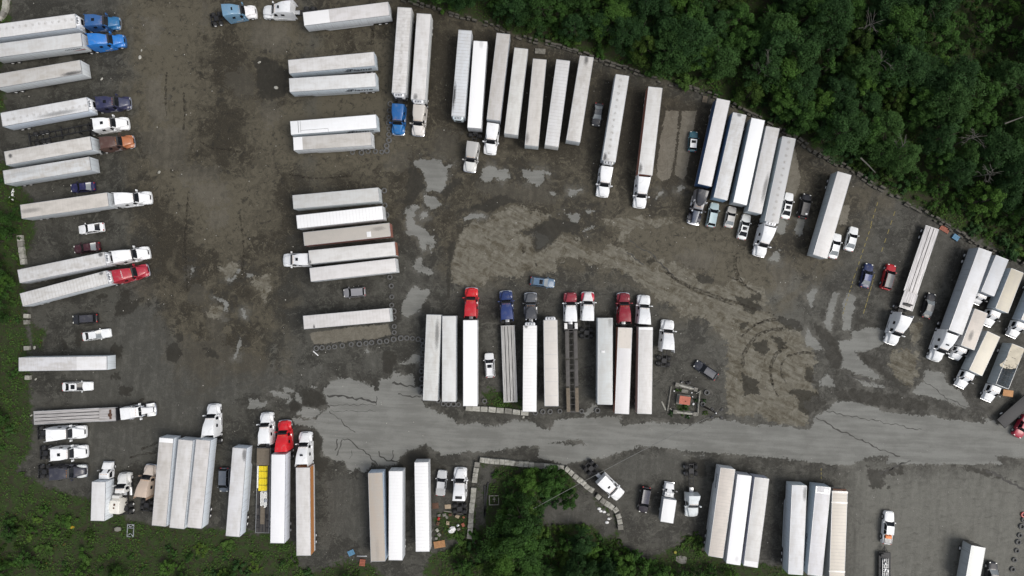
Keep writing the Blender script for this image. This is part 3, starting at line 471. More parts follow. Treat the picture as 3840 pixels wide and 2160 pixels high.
def trailer(z, fa, fb, rb, ra, label, roof=WHITE, wall=(.66,.68,.70), reef=False, skirt=False, mot=.35, rib=0., spot=0., spy=.3, sm=None, pa=None, group='semi trailers parked in the yard', door=None, H=4.0, text=None, tandem=1.9, name='semi_trailer', cat='trailer', extras=None, wallR=None):
    if max(roof) < .815: roof = tuple(v*.84 for v in roof); mot = min(1, mot*1.35+.1)
    P = [pw(z, *p, H) for p in (fa, fb, rb, ra)]
    F = (P[0]+P[1])/2; B = (P[2]+P[3])/2; d = F-B; L = d.length; W = min(2.78, max(2.52, ((P[0]-P[1]).length+(P[2]-P[3]).length)/2)); rz = math.atan2(d.y, d.x)
    c = (F+B)/2; t = thing(name, label, cat, (c.x, c.y, 0), rz, group); h = L/2; w = W/2; z0 = 1.18
    b = MB().box(-h+.03, h, -w, w, z0, H-.03, .03)
    link('body', b.mesh('body', M['wall']), t, wall)
    r = link('roof', MB().box(-h+.06, h-.05, -w+.05, w-.05, H-.06, H, .012).mesh('roof', M['roof']), t, roof)
    s = sm or (0, 0, 1, 0); r['mot'] = float(mot); r['rib'] = float(rib); r['spot'] = float(spot); r['spy'] = float(spy)
    r['smx'], r['smy'], r['sml'], r['sms'] = [float(v) for v in s]; pa = pa or (99, 0); r['pax'] = float(pa[0]); r['pas'] = float(pa[1])
    e = MB(); zz = H+.012
    for y in (-w-.004, w-.056): e.box(-h, h, y, y+.06, H-.13, zz, .008)
    e.box(h-.055, h+.012, -w+.058, w-.058, H-.13, zz, .008).box(-h-.01, -h+.06, -w+.058, w-.058, H-.13, zz, .008)
    for y in (-w-.01, w-.03): e.box(-h+.02, h-.02, y, y+.04, z0-.04, z0+.10)
    link('edge_rail', e.mesh('edge_rail', M['rail']), t)
    for sy in (-1, 1):
        dm = MB().box(-h-.015, -h+.028, min(sy*.015, sy*(w-.05)), max(sy*.015, sy*(w-.05)), z0+.06, H-.14, .01)
        for yy in (.25, .75): dm.cyl((-h-.03, sy*yy, z0+.1), (-h-.03, sy*yy, H-.2), .02, None, 6)
        for k in range(4): dm.box(-h-.03, -h-.015, sy*(w-.12)-.08, sy*(w-.12)+.08, z0+.35+k*.75, z0+.43+k*.75)
        link('rear_door', dm.mesh('rear_door', M['wall']), t, door or wall)
    u = MB()
    for y in (-.5, .5): u.box(-h+.3, h-1.0, y-.06, y+.06, .98, 1.18)
    for k in range(int(L/1.2)): u.box(-h+.5+k*1.2, -h+.58+k*1.2, -w+.06, w-.06, 1.05, 1.17)
    tx = -h+tandem
    u.box(tx-1.3, tx+1.3, -.55, .55, .62, .95).box(-h+.02, -h+.12, -1.1, 1.1, .5, .6).box(-h+.04,-h+.1,-.6,-.5,.6,1.1).box(-h+.04,-h+.1,.5,.6,.6,1.1)
    link('underframe', u.mesh('underframe', M['dark']), t)
    for wx in (tx-.62, tx+.62):
        for y in (-1, 1): wheel(WT, t, wx, y*(w-.34))
    link('landing_gear', LEGS, t, None, (h-2.9, 0, 0))
    if skirt:
        for y in (-1, 1): link('side_skirt', MB().loft([[(x, y*(w-.03), 1.17), (x, y*(w-.05), zb), (x, y*(w-.07), zb), (x, y*(w-.05), 1.17)] for x, zb in ((h-3.2,1.0),(h-3.9,.42),(0,.36),(-h+3.9,.40),(-h+3.7,.9))]).mesh('side_skirt', M['paint']), t, tuple(v*.95 for v in wall))
    if reef:
        q = link('refrigeration_unit', RF[0], t, reef if isinstance(reef, tuple) else (.75,.76,.78), (h+.012, 0, 0)); link('grille', RF[1], q); link('fan', RF[2], q)
    if text:
        for txt, side, x0, zz0, hh, ln, m, sh in text:
            me = text_mesh(txt, hh, ln, sh); me.materials.append(M[m]); o = link('lettering', me, t)
            o.rotation_euler = (math.pi/2, 0, 0) if side < 0 else (math.pi/2, 0, math.pi)
            o.location = (x0, side*(w+.012), zz0)
    if extras: extras(t, h, w, H)
    if wallR:
        y = wallR[0]*(w+.006); link('side_panel', MB().box(-h+.05, h-.02, y-.004, y+.004, z0+wallR[2], H-.15).mesh('side_panel', M['paint']), t, wallR[1])
    return t

# ------------------------------------------------------------------ tractor units
def tractor_meshes():
    D = {}
    def bumper(cl): return MB().loft([[(x, y, .34), (x, y, .82), (x-.2, y, .86), (x-.22, y, .34)] for x, y in ((-.5,-1.22),(-.14,-1.12),(0,-.7),(.03,0),(0,.7),(-.14,1.12),(-.5,1.22))]).mesh('bumper', M[cl])
    D['bumper_c'] = bumper('chrome'); D['bumper_p'] = bumper('paint')
    D['hood_a'] = MB().loft([ring(x, wb, wt, .7, z, r, .03) for x, wb, wt, z, r in ((-.10,.62,.5,1.25,.14),(-.22,.70,.58,1.42,.16),(-.7,.80,.66,1.68,.16),(-1.3,.92,.78,1.86,.16),(-1.95,1.04,.94,2.02,.14),(-2.12,1.06,.98,2.05,.12))]).mesh('hood', M['paint'])
    D['hood_c'] = MB().loft([ring(x, wb, wt, .75, z, r, .0) for x, wb, wt, z, r in ((-.22,.50,.44,1.62,.08),(-.3,.52,.46,1.70,.08),(-1.3,.58,.52,1.78,.08),(-2.3,.70,.64,1.86,.08))]).mesh('hood', M['paint'])
    fa = MB()
    fa.loft([ [(x, y0, zb), (x, y1, zb), (x, y1-.05, zt-.08), (x, y1-.16, zt), (x, y0, zt+.02)] for x, y0, y1, zb, zt in ((-.16,.45,.98,.72,.98),(-.4,.5,1.17,.78,1.18),(-.8,.55,1.24,1.0,1.32),(-1.2,.6,1.26,1.12,1.38),(-1.6,.65,1.26,1.0,1.36),(-2.0,.7,1.22,.72,1.25),(-2.1,.7,1.18,.7,1.15))])
    def mir(mb):
        k = len(mb.v); mb.add([(x, -y, z) for x, y, z in mb.v[:k]], [tuple(i for i in f[::-1]) for f in mb.f[:]], 0, True); return mb
    D['fender_a'] = fa.mesh('fender', M['paint'])
    D['fender_b'] = MB().add([(x, -y, z) for x, y, z in fa.v], [f[::-1] for f in fa.f], 0, True).mesh('fender', M['paint'])
    fc = MB().loft([[(x, .56, z-.06), (x, 1.2, z-.06), (x, 1.2, z-.0), (x, .56, z+.03)] for x, z in ((-.25,.85),(-.55,1.12),(-1.0,1.24),(-1.4,1.2),(-1.75,1.0),(-1.95,.7))])
    D['fender_ca'] = fc.mesh('fender', M['paint']); D['fender_cb'] = MB().add([(x, -y, z) for x, y, z in fc.v], [f[::-1] for f in fc.f], 0, True).mesh('fender', M['paint'])
    D['grille'] = MB().box(-.12,-.06,-.42,.42,.75,1.22,.02).mesh('grille', M['black']); D['grille_c'] = MB().box(-.24,-.17,-.46,.46,.75,1.62,.03).mesh('grille', M['chrome'])
    D['lamp'] = MB().loft([[(x, y-q, .82), (x, y+q, .82), (x-.05, y+q, 1.06), (x-.05, y-q, 1.06)] for x, y, q in ((-.16,.80,.14),(-.34,.84,.2))]).mesh('headlight', M['lamp'])
    # cab with a raked windscreen, from the cowl at x=-2.1 back to the rear wall
    def cab(name, secs): D[name] = MB().loft([ring(x, wb, wt, .82, z, r, .03) for x, wb, wt, z, r in secs]).mesh('cab', M['paint'])
    c0 = [(-2.08,1.04,.96,2.03,.08),(-2.62,1.07,.86,2.78,.14),(-2.8,1.08,.87,2.86,.16)]
    cab('cab_a', c0+[(-3.3,1.10,.92,3.06,.18),(-3.9,1.22,1.0,3.45,.2),(-4.6,1.24,1.06,3.74,.2),(-5.4,1.25,1.12,3.86,.18),(-6.3,1.26,1.18,3.90,.14)])
    cab('cab_m', c0+[(-3.5,1.10,.93,2.96,.16),(-3.95,1.22,1.04,3.12,.16),(-4.6,1.24,1.1,3.22,.16),(-6.3,1.25,1.13,3.25,.14)])
    cab('cab_f', [(-2.3,1.02,.98,1.9,.06),(-2.5,1.04,.92,2.58,.12),(-2.62,1.05,.92,2.66,.14),(-3.7,1.07,.95,2.72,.14),(-3.75,1.2,1.08,2.76,.12),(-5.2,1.2,1.12,2.84,.12),(-5.7,1.2,1.12,2.84,.12)])
    cab('cab_d', c0+[(-3.6,1.1,.95,2.92,.16),(-3.75,1.1,.95,2.9,.16)])
    cab('cab_s', c0+[(-3.6,1.10,.95,3.0,.16),(-4.0,1.2,1.02,3.4,.18),(-4.8,1.22,1.1,3.62,.18)])
    D['windshield'] = MB().patch([(-2.12,.90,2.07),(-2.12,-.90,2.07),(-2.60,-.76,2.745),(-2.60,.76,2.745)], 3, 8, .0, 0, .03).mesh('windshield', M['glass'])
    for v in D['windshield'].vertices: v.co.x += .06*(1-(v.co.y/.9)**2)+.012; v.co.z += .012
    wv = MB()
    for s in (-1, 1): wv.patch([(-2.30,s*.90,1.96),(-2.22,s*.03,1.98),(-2.42,s*.03,2.56),(-2.50,s*.82,2.54)] if s < 0 else [(-2.22,.03,1.98),(-2.30,.90,1.96),(-2.50,.82,2.54),(-2.42,.03,2.56)], 2, 3, 0, 0, .03)
    D['windshield_v'] = wv.mesh('windshield', M['glass'])
    sw = MB()
    for s in (-1, 1): sw.patch([(-2.55,s*1.085,1.75),(-3.25,s*1.105,1.72),(-3.2,s*1.0,2.50),(-2.72,s*.97,2.52)], 2, 2, 0, 0, .06)
    D['side_window'] = sw.mesh('side_window', M['glass'])
    sl = MB()
    for s in (-1, 1): sl.patch([(-4.15,s*1.265,2.35),(-4.75,s*1.275,2.35),(-4.75,s*1.22,2.8),(-4.15,s*1.20,2.8)], 1, 1, 0, 0, .08)
    D['sleeper_window'] = sl.mesh('sleeper_window', M['glass'])
    ex = MB()
    for s in (1,):
        ex.loft([[(x, s*(1.19+.06), .9), (x, s*1.265, 2.3), (x, s*zy, zt), (x, s*(zy-.05), zt), (x, s*1.21, 2.3), (x, s*1.19, .9)] for x, zy, zt in ((-6.28,1.16,3.86),(-6.85,1.20,3.90))])
    D['side_extender'] = ex.mesh('side_extender', M['paint'])
    exm = MB()
    for s in (1,): exm.loft([[(x, s*1.25, .9), (x, s*1.26, 2.3), (x, s*1.15, zt), (x, s*1.10, zt), (x, s*1.2, 2.3), (x, s*1.19, .9)] for x, zt in ((-6.28,3.18),(-6.7,3.2))])
    D['side_extender_m'] = exm.mesh('side_extender', M['paint'])
    D['visor'] = MB().patch([(-2.50,1.0,2.80),(-2.50,-1.0,2.80),(-2.78,-.9,2.93),(-2.78,.9,2.93)], 2, 6, .05, 0, .03).mesh('sun_visor', M['black'])
    D['sky'] = MB().box(-.32,.32,-.28,.28,-.02,.03,.02).mesh('sunroof', M['glass'])
    D['panel'] = MB().box(-.3,.3,-.62,.62,-.02,.03,.02).mesh('roof_panel', M['black'])
    tanks = MB().cyl((-3.1,0,.72),(-4.75,0,.72),.33,None,16)
    for x in (-3.4,-4.4): tanks.cyl((x,0,.72),(x-.06,0,.72),.345,None,16)
    D['tank'] = tanks.mesh('fuel_tank', M['alu'])
    D['step'] = MB().box(-2.2,-3.05,-.2,.2,.42,.5,.01).box(-2.2,-3.05,-.2,.2,.75,.82,.01).mesh('step', M['dark'])
    D['skirtp'] = MB().box(-2.15,-6.25,-.03,.03,.38,1.0,.015).mesh('side_fairing', M['paint'])
    mr = MB().box(-.1,.1,-.16,.16,-.32,.32,.04).box(-.02,.02,-.5,-.14,.18,.22).box(-.02,.02,-.5,-.14,-.2,-.16)
    D['mirror'] = mr.mesh('mirror', M['paint'])
    for e in (8.85, 10.4):
        fr = MB()
        for y in (-.43, .43): fr.box(-e, -.6, y-.05, y+.05, .72, 1.0, .01)
        for x in (-2.2,-3.6,-5.2,-6.4,-7.55,-e+.15): fr.box(x-.09, x+.09, -.4, .4, .76, .97)
        fr.box(-e-.02,-e+.06,-1.05,1.05,.55,.68)
        for ax in (e-2.0, e-.7): fr.cyl((-ax,-.9,.52),(-ax,.9,.52),.13,None,8); fr.box(-ax-.3,-ax+.3,-.62,-.5,.6,.8); fr.box(-ax-.3,-ax+.3,.5,.62,.6,.8)
        for y in (-.95,.95): fr.box(-e+.02,-e+.06,y-.3,y+.3,.2,.95)
        fr.cyl((-1.15,-.9,.52),(-1.15,.9,.52),.08,None,6)
        D['frame%d' % (e > 9)] = fr.mesh('chassis_frame', M['dark'])
    D['fifth'] = MB().loft([[(x,-y,1.04),(x,y,1.04),(x,y,1.12-.0),(x,-y,1.12)] for x, y in ((.45,.35),(.1,.47),(-.35,.47),(-.55,.25))]).mesh('fifth_wheel', M['dark'])
    D['deck'] = MB().box(-.45,.45,-.36,.36,1.0,1.05,.01).mesh('deck_plate', M['alu'])
    stk = MB()
    D['stack'] = stk.cyl((0,0,.9),(0,0,3.3),.09,None,12).cyl((0,0,1.4),(0,0,2.6),.13,None,12).mesh('exhaust_stack', M['chrome'])
    D['cleaner'] = MB().cyl((0,0,1.15),(0,0,1.95),.2,None,14).cyl((0,0,1.95),(0,0,2.08),.2,.08,14).mesh('air_cleaner', M['chrome'])
    D['lights'] = MB()
    for y in (-.6,-.3,0,.3,.6): D['lights'].box(-.05,.05,y-.05,y+.05,0,.06,.015)
    D['lights'] = D['lights'].mesh('marker_lights', simple('amber lens', (.5,.2,.02), .3))
    D['vfair'] = MB().loft([ring(x, w, w*.86, z0, z1, .15, .02) for x, w, z0, z1 in ((-3.0,.18,2.7,2.9),(-3.3,.6,2.7,3.05),(-3.9,.95,2.8,3.4),(-4.8,1.1,2.8,3.75),(-5.6,1.16,2.8,3.85))]).mesh('roof_fairing', M['paint'])
    return D
TD = tractor_meshes()
BACK = {'a': (6.3, 3.9), 'm': (6.3, 3.25), 'f': (5.7, 2.84), 'd': (3.75, 2.9), 's': (4.8, 3.6)}
def tractor(z, front, back, label, col=(.78,.79,.80), hood=None, kind='a', sky=None, bump=None, classic=False, long=False, glare=False, vfair=None, fender=None, visor=True, panel=None, deck=False, stacks=False, mcol=None, group='tractor units parked in the yard', text=None, hw=1.0, cabc=None, ext=True, k=None, rz=None):
    L, ht = BACK[kind]; F = pw(z, *front, .9); B = pw(z, *back, ht); d = (F-B).to_2d(); sc = k or min(1.14, max(.86, d.length/L))
    a = math.atan2(d.y, d.x) if rz is None else rz
    t = thing('tractor_unit', label, 'truck', (F.x, F.y, 0), a, group); t.scale = (sc, hw, 1)
    long = long or 'bobtail' in label or 'bare chassis' in label and 'day cab' in label
    hood = hood or col; fender = fender or hood; lk = lambda n, m, c=None, loc=None: link(n, TD[m], t, c, loc)
    lk('cab', 'cab_'+kind, cabc or col)
    if classic:
        lk('hood', 'hood_c', hood); lk('fender', 'fender_ca', fender); lk('fender', 'fender_cb', fender); lk('grille', 'grille_c'); lk('windshield', 'windshield_v' if kind == 'f' else 'windshield')
        for y in (-.88, .88): lk('air_cleaner', 'cleaner', None, (-2.2, y, 0))
    else:
        lk('hood', 'hood_a', hood); lk('fender', 'fender_a', fender); lk('fender', 'fender_b', fender); lk('grille', 'grille'); lk('windshield', 'windshield_v' if kind == 'f' else 'windshield')
    lk('bumper', 'bumper_p' if bump else 'bumper_c', bump if bump else None)
    for y in (1, -1):
        o = lk('headlight', 'lamp'); o.scale = (1, y, 1)
        if classic: o.location = (-.1, 0, .1)
    lk('side_window', 'side_window')
    if kind in 'am': lk('sleeper_window', 'sleeper_window')
    if visor and kind != 'f' and not classic: lk('sun_visor', 'visor')
    if kind in 'am' and ext:
        for y in (1, -1): lk('side_extender', 'side_extender' if kind == 'a' else 'side_extender_m', col).scale = (1, y, 1)
    if sky:
        o = lk('sunroof', 'sky', None, (sky[0], 0, sky[1])); o.rotation_euler = (0, sky[2] if len(sky) > 2 else 0, 0)
    if panel: lk('roof_panel', 'panel', None, panel)
    for y in (-1, 1):
        m = lk('mirror', 'mirror', mcol or col, (-2.35, y*1.42, 2.1)); m.scale = (1, y, 1)
        lk('fuel_tank', 'tank', None, (0, y*.98, 0)); lk('step', 'step', None, (0, y*1.0, 0))
        if kind in 'am' and not classic: lk('side_fairing', 'skirtp', col, (0, y*1.235, 0))
    lk('chassis_frame', 'frame1' if long else 'frame0'); e = 10.4 if long else 8.85
    lk('fifth_wheel', 'fifth', None, (-e+1.45, 0, 0))
    if deck: lk('deck_plate', 'deck', None, (-L-.5, 0, 0))
    if stacks or classic or kind == 'f':
        for y in (-1.0, 1.0): lk('exhaust_stack', 'stack', None, (-(3.72 if classic else L+.15), y*(1.16 if classic else .9), 0))
    lk('marker_lights', 'lights', None, (-2.95 if kind != 'f' else -2.9, 0, {'f': 2.68}.get(kind, 2.9)))
    if vfair: lk('roof_fairing', 'vfair', vfair)
    for y in (-1, 1):
        wheel(WF, t, -1.15, y*1.04); wheel(WT, t, -e+2.0, y*.93); wheel(WT, t, -e+.7, y*.93)
    if text:
        me = text_mesh(*text[:3]); me.materials.append(M['white']); o = link('lettering', me, t, None, text[3]); o.rotation_euler = (0, text[4] if len(text) > 4 else 0, math.pi/2)
    return t

# ------------------------------------------------------------------ cars
CK = dict(sedan=dict(h=1.43, cowl=.95, rf=.15, rr=-1.0, br=-1.78, hood=.86, deck=.98, w=.91), suv=dict(h=1.70, cowl=1.15, rf=.45, rr=-1.95, br=-2.18, hood=1.02, deck=1.04, w=.95),
 wagon=dict(h=1.5, cowl=1.05, rf=.25, rr=-1.7, br=-2.12, hood=.9, deck=.98, w=.92), mini=dict(h=1.42, cowl=.85, rf=.35, rr=-1.55, br=-1.95, hood=.92, deck=.95, w=.86), van=dict(h=1.75, cowl=1.55, rf=.75, rr=-1.95, br=-2.2, hood=1.0, deck=1.05, w=.96), pickup=dict(h=1.75, cowl=.95, rf=.4, rr=-.75, br=-.95, hood=1.08, deck=1.1, w=.97))
def car(z, front, rear, kind, col, label, roofc=None, sunroof=False, rails=False, glass='glass', rearglass=None, tail=False, bed=None, softtop=None, group='cars parked in the yard', extras=None, stripe=None):
    k = CK[kind]; F = pw(z, *front, .7); B = pw(z, *rear, .7); d = F-B; L = d.length; c = (F+B)/2
    L = min(max(L, 3.9), 6.1); t = thing('pickup_truck' if kind == 'pickup' else 'parked_car', label, 'pickup' if kind == 'pickup' else 'car', (c.x, c.y, 0), math.atan2(d.y, d.x), group); s = L/4.7; w = k['w']
    t.scale = (s, 1, 1); hh = k['hood']; dk = k['deck']; b = MB()
    b.loft([ring(x, a*w, q*w, .26+dz, zz, .08, .02) for x, a, q, zz, dz in ((2.35,.66,.6,hh-.28,.1),(2.28,.82,.74,hh-.2,.02),(2.05,.95,.86,hh-.1,0),(1.3,1,.92,hh-.01,0),(k['cowl'],1,.94,hh+.05,0),(0,1,.94,dk-.03,0),(k['br'],1,.93,dk,0),(-2.15,.96,.9,dk-.02,0),(-2.3,.86,.8,dk-.08,.04),(-2.36,.74,.7,dk-.2,.12))])
    zc, zr = hh+.06, k['h']; yb, yt = w*.90, w*.70
    co = lambda x, y, zz, sg: (x, sg*y, zz)
    for sg in (-1, 1):      # pillars
        b.tube([(k['cowl'], sg*yb, zc-.04), (k['rf'], sg*yt, zr-.02)], .045, 6); b.tube([(k['br'], sg*yb*.96, dk), (k['rr'], sg*yt, zr-.02)], .06, 6)
        b.tube([((k['rf']+k['rr'])/2-.05, sg*(yb+.01), dk), ((k['rf']+k['rr'])/2-.1, sg*(yt+.01), zr-.03)], .035, 6); b.tube([(k['rf'], sg*yt, zr-.02), (k['rr'], sg*yt, zr-.02)], .04, 6)
    link('body', b.mesh('body', M['paint']), t, col)
    g = M[glass]
    rc = softtop or roofc or col
    rp = MB().patch([(k['rf']+.03, yt, zr-.01), (k['rf']+.03, -yt, zr-.01), (k['rr']-.03, -yt, zr-.02), (k['rr']-.03, yt, zr-.02)], 4, 6, .05, 0, .05); link('roof', rp.mesh('roof', M['paint']), t, rc)
    link('windshield', MB().patch([(k['cowl']+.02, yb*.97, zc-.03), (k['cowl']+.02, -yb*.97, zc-.03), (k['rf'], -yt, zr), (k['rf'], yt, zr)], 3, 6, .07, 0, .04).mesh('windshield', g), t)
    link('rear_window', MB().patch([(k['br'], -yb*.92, dk-.0), (k['br'], yb*.92, dk-.0), (k['rr'], yt*.97, zr-.01), (k['rr'], -yt*.97, zr-.01)], 3, 6, .05, 0, .04).mesh('rear_window', M[rearglass] if rearglass else g), t)
    for sg in (-1, 1):
        p = [(k['cowl'], sg*yb, zc-.05), (k['br'], sg*yb*.97, dk-.03), (k['rr'], sg*yt, zr-.03), (k['rf'], sg*yt, zr-.03)]
        link('side_window', MB().patch(p if sg < 0 else [p[1], p[0], p[3], p[2]], 2, 4, .02, 0, .03).mesh('side_window', M['glass']), t)
        link('headlight', MB().box(2.08, 2.27, sg*w*.62-.14, sg*w*.62+.14, hh-.27, hh-.13, .03).mesh('headlight', M['lamp']), t); link('tail_light', MB().box(-2.36, -2.2, sg*w*.68-.13, sg*w*.68+.13, dk-.26, dk-.05, .03).mesh('tail_light', M['red']), t)
        link('mirror', MB().box(k['cowl']-.22, k['cowl']-.06, sg*(w+.1)-.1, sg*(w+.1)+.1, zc+.0, zc+.14, .03).mesh('mirror', M['paint']), t, col)
        for x in (1.42, -1.42): wheel(WV if kind in ('suv', 'pickup') else WC, t, x, sg*(w-.09), .40 if kind in ('suv', 'pickup') else .33)
        if rails: link('roof_rail', MB().tube([(k['rf']-.2, sg*(yt-.08), zr+.07), (k['rr']+.2, sg*(yt-.08), zr+.07)], .025).mesh('roof_rail', M['black']), t)
    if sunroof:
        x0 = k['rf']-.25; link('sunroof', MB().box(x0-.62, x0, -.42, .42, zr+.0, zr+.055, .02).mesh('sunroof', M['glass']), t)
    if bed:
        link('cargo_bed', MB().box(-2.22, k['br']-.12, -w*.78, w*.78, dk-.02, dk+.035, .01).mesh('cargo_bed', M['paint']), t, bed)
        sl = MB()
        for y in (-.5,-.25,0,.25,.5): sl.box(-2.15, k['br']-.2, y-.03, y+.03, dk+.035, dk+.06)
        link('bed_slats', sl.mesh('bed_slats', M['rail']), t)
    if extras: extras(t, k, w, zr, dk, hh)
    return t

# ------------------------------------------------------------------ box trucks
def box_truck(z, fa, fb, rb, ra, cabf, label, roof=LG, wall=(.60,.63,.66), H=3.5, hoodtype='short', mot=.5, spot=0., sm=None, cabc=(.80,.81,.82), noroof=False, rib=0., hood=True, pickupcab=False, group='box trucks parked in the yard', door=None):
    P = [pw(z, *p, H) for p in (fa, fb, rb, ra)]; F = (P[0]+P[1])/2; B = (P[2]+P[3])/2; d = F-B; L = d.length; W = min(2.6, max(2.25, ((P[0]-P[1]).length+(P[2]-P[3]).length)/2)); c = (F+B)/2; rz = math.atan2(d.y, d.x)
    t = thing('box_truck', label, 'truck', (c.x, c.y, 0), rz, group); h = L/2; w = W/2; z0 = 1.0
    cf = pw(z, *cabf, .9); ahead = max(1.6, (cf-F).to_2d().dot(d.to_2d().normalized()))
    if noroof:
        bm = MB().box(-h, h, -w, -w+.05, z0, H).box(-h, h, w-.05, w, z0, H).box(h-.05, h, -w+.05, w-.05, z0, H).box(-h, -h+.05, -w+.05, w-.05, z0, H).box(-h+.05, h-.05, -w+.05, w-.05, z0, z0+.1)
        link('cargo_box', bm.mesh('cargo_box', M['wall']), t, wall)
        bows = MB()
        for i in range(9): x = -h+.6+i*(L-1)/8; bows.box(x-.03, x+.03, -w+.05, w-.05, H-.08, H-.02)
        for y in (-.5, 0, .5): bows.box(-h+.1, h*.9, y-.02, y+.02, H-.1, H-.06)
        link('roof_bow', bows.mesh('roof_bow', M['dark']), t)
        V = []; F_ = []
        for i in range(15):
            for j in range(9):
                x = -h+.05+i*(L*.58)/14; y = -w+.03+j*(2*w-.06)/8; ed = max(0, (i-9)/5); lim = 1 if j < 5 else 0
                V.append((x*(1)-ed*(.9*random.random()*(j > 3)), y-.9*ed*random.random(), H+.02+.10*math.sin(i*1.1+j*.8)*random.random()-ed*.25*random.random()))
                if i and j: a = i*9+j; F_.append((a-10, a-9, a, a-1))
        r = link('roof', MB().add(V, F_, 0, True).mesh('roof', simple('torn cream roof sheet', (.52,.47,.37), .7, 0, .25, 1.2)), t); r['label'] = 'torn crumpled cream roof sheet covering only the rear half'
    else:
        link('cargo_box', MB().box(-h, h, -w, w, z0, H-.03, .03).mesh('cargo_box', M['wall']), t, wall)
        r = link('roof', MB().box(-h+.05, h-.05, -w+.05, w-.05, H-.05, H, .012).mesh('roof', M['roof']), t, roof); r['mot'] = float(mot); r['rib'] = float(rib); r['spot'] = float(spot); r['spy'] = .2
        s = sm or (0, 0, 1, 0); r['smx'], r['smy'], r['sml'], r['sms'] = [float(v) for v in s]; r['pax'] = 99.; r['pas'] = 0.
    e = MB()
    for y in (-w-.004, w-.05): e.box(-h, h, y, y+.054, H-.12, H+.014, .008)
    e.box(h-.05, h+.01, -w+.052, w-.052, H-.12, H+.014, .008).box(-h-.01, -h+.05, -w+.052, w-.052, H-.12, H+.014, .008); link('edge_rail', e.mesh('edge_rail', M['rail']), t)
    if door: link('rear_door', MB().box(-h-.03, -h-.005, -w+.1, w-.1, z0+.1, H-.2, .01).mesh('rear_door', M['paint']), t, door)  # plate in front of the box; near-black paints the shaded inside of an open doorway
    a = ahead; x0 = h+.15; cl = a-.15; hd = cl*.45 if hood else .25; zc = 2.25 if not pickupcab else 1.85; cw = min(w-.08, 1.08 if not pickupcab else .98)
    # bonnet, cab, glass
    link('hood', MB().loft([ring(x, wb*cw, wt*cw, .6, zz, .12, .03) for x, wb, wt, zz in ((h+a,.72,.62,1.0),(h+a-.12,.9,.74,1.22),(h+a-hd*.6,.98,.82,1.42),(h+a-hd,1,.9,1.5))]).mesh('hood', M['paint']), t, cabc if hood is not None else cabc)
    cb = h+a-hd+.05
    link('cab', MB().loft([ring(x, wb*cw, wt*cw, .6, zz, .12, .03) for x, wb, wt, zz in ((cb,1,.93,1.48),(cb-min(.55, (cb-x0)*.4),1,.82,zc-.06),(cb-min(.7, (cb-x0)*.5),1,.84,zc),(x0,1,.86,zc))]).mesh('cab', M['paint']), t, cabc)
    q = min(.55, (cb-x0)*.4)
    link('windshield', MB().patch([(cb+.0, .88*cw, 1.52), (cb+.0, -.88*cw, 1.52), (cb-q+.02, -.74*cw, zc-.07), (cb-q+.02, .74*cw, zc-.07)], 3, 6, .06, 0, .03).mesh('windshield', M['glass']), t)
    for sg in (-1, 1):
        p = [(cb-q*.5, sg*(cw+.02), 1.4), (x0+.25, sg*(cw+.02), 1.4), (x0+.25, sg*(cw*.9+.03), zc-.22), (cb-q-.1, sg*(cw*.9+.03), zc-.22)]
        link('side_window', MB().patch(p, 1, 2, 0, 0, .04).mesh('side_window', M['glass']), t)
        link('mirror', MB().box(cb-.3, cb-.1, sg*(cw+.3)-.12, sg*(cw+.3)+.12, 1.5, 1.95, .04).box(cb-.22, cb-.18, min(sg*cw, sg*(cw+.3)), max(sg*cw, sg*(cw+.3)), 1.7, 1.74).mesh('mirror', M['paint']), t, (.25,.25,.25))
        link('headlight', MB().box(h+a-.14, h+a-.02, sg*cw*.6-.14, sg*cw*.6+.14, .85, 1.02, .03).mesh('headlight', M['lamp']), t)
        wheel(WV, t, h+a-1.0, sg*(cw-.1), .42); wheel(WT, t, -h+1.6, sg*(w-.36))
    link('bumper', MB().box(h+a-.1, h+a+.06, -cw*.98, cw*.98, .42, .68, .04).mesh('bumper', M['chrome']), t)
    u = MB()
    for y in (-.42, .42): u.box(-h+.1, h+a-.5, y-.05, y+.05, .68, .95)
    u.box(-h-.1, -h+.0, -1, 1, .5, .62); link('chassis_frame', u.mesh('chassis_frame', M['dark']), t)
    if not pickupcab: link('marker_lights', TD['lights'], t, None, (cb-q-.2, 0, zc+.01))
    return t, h, w, a

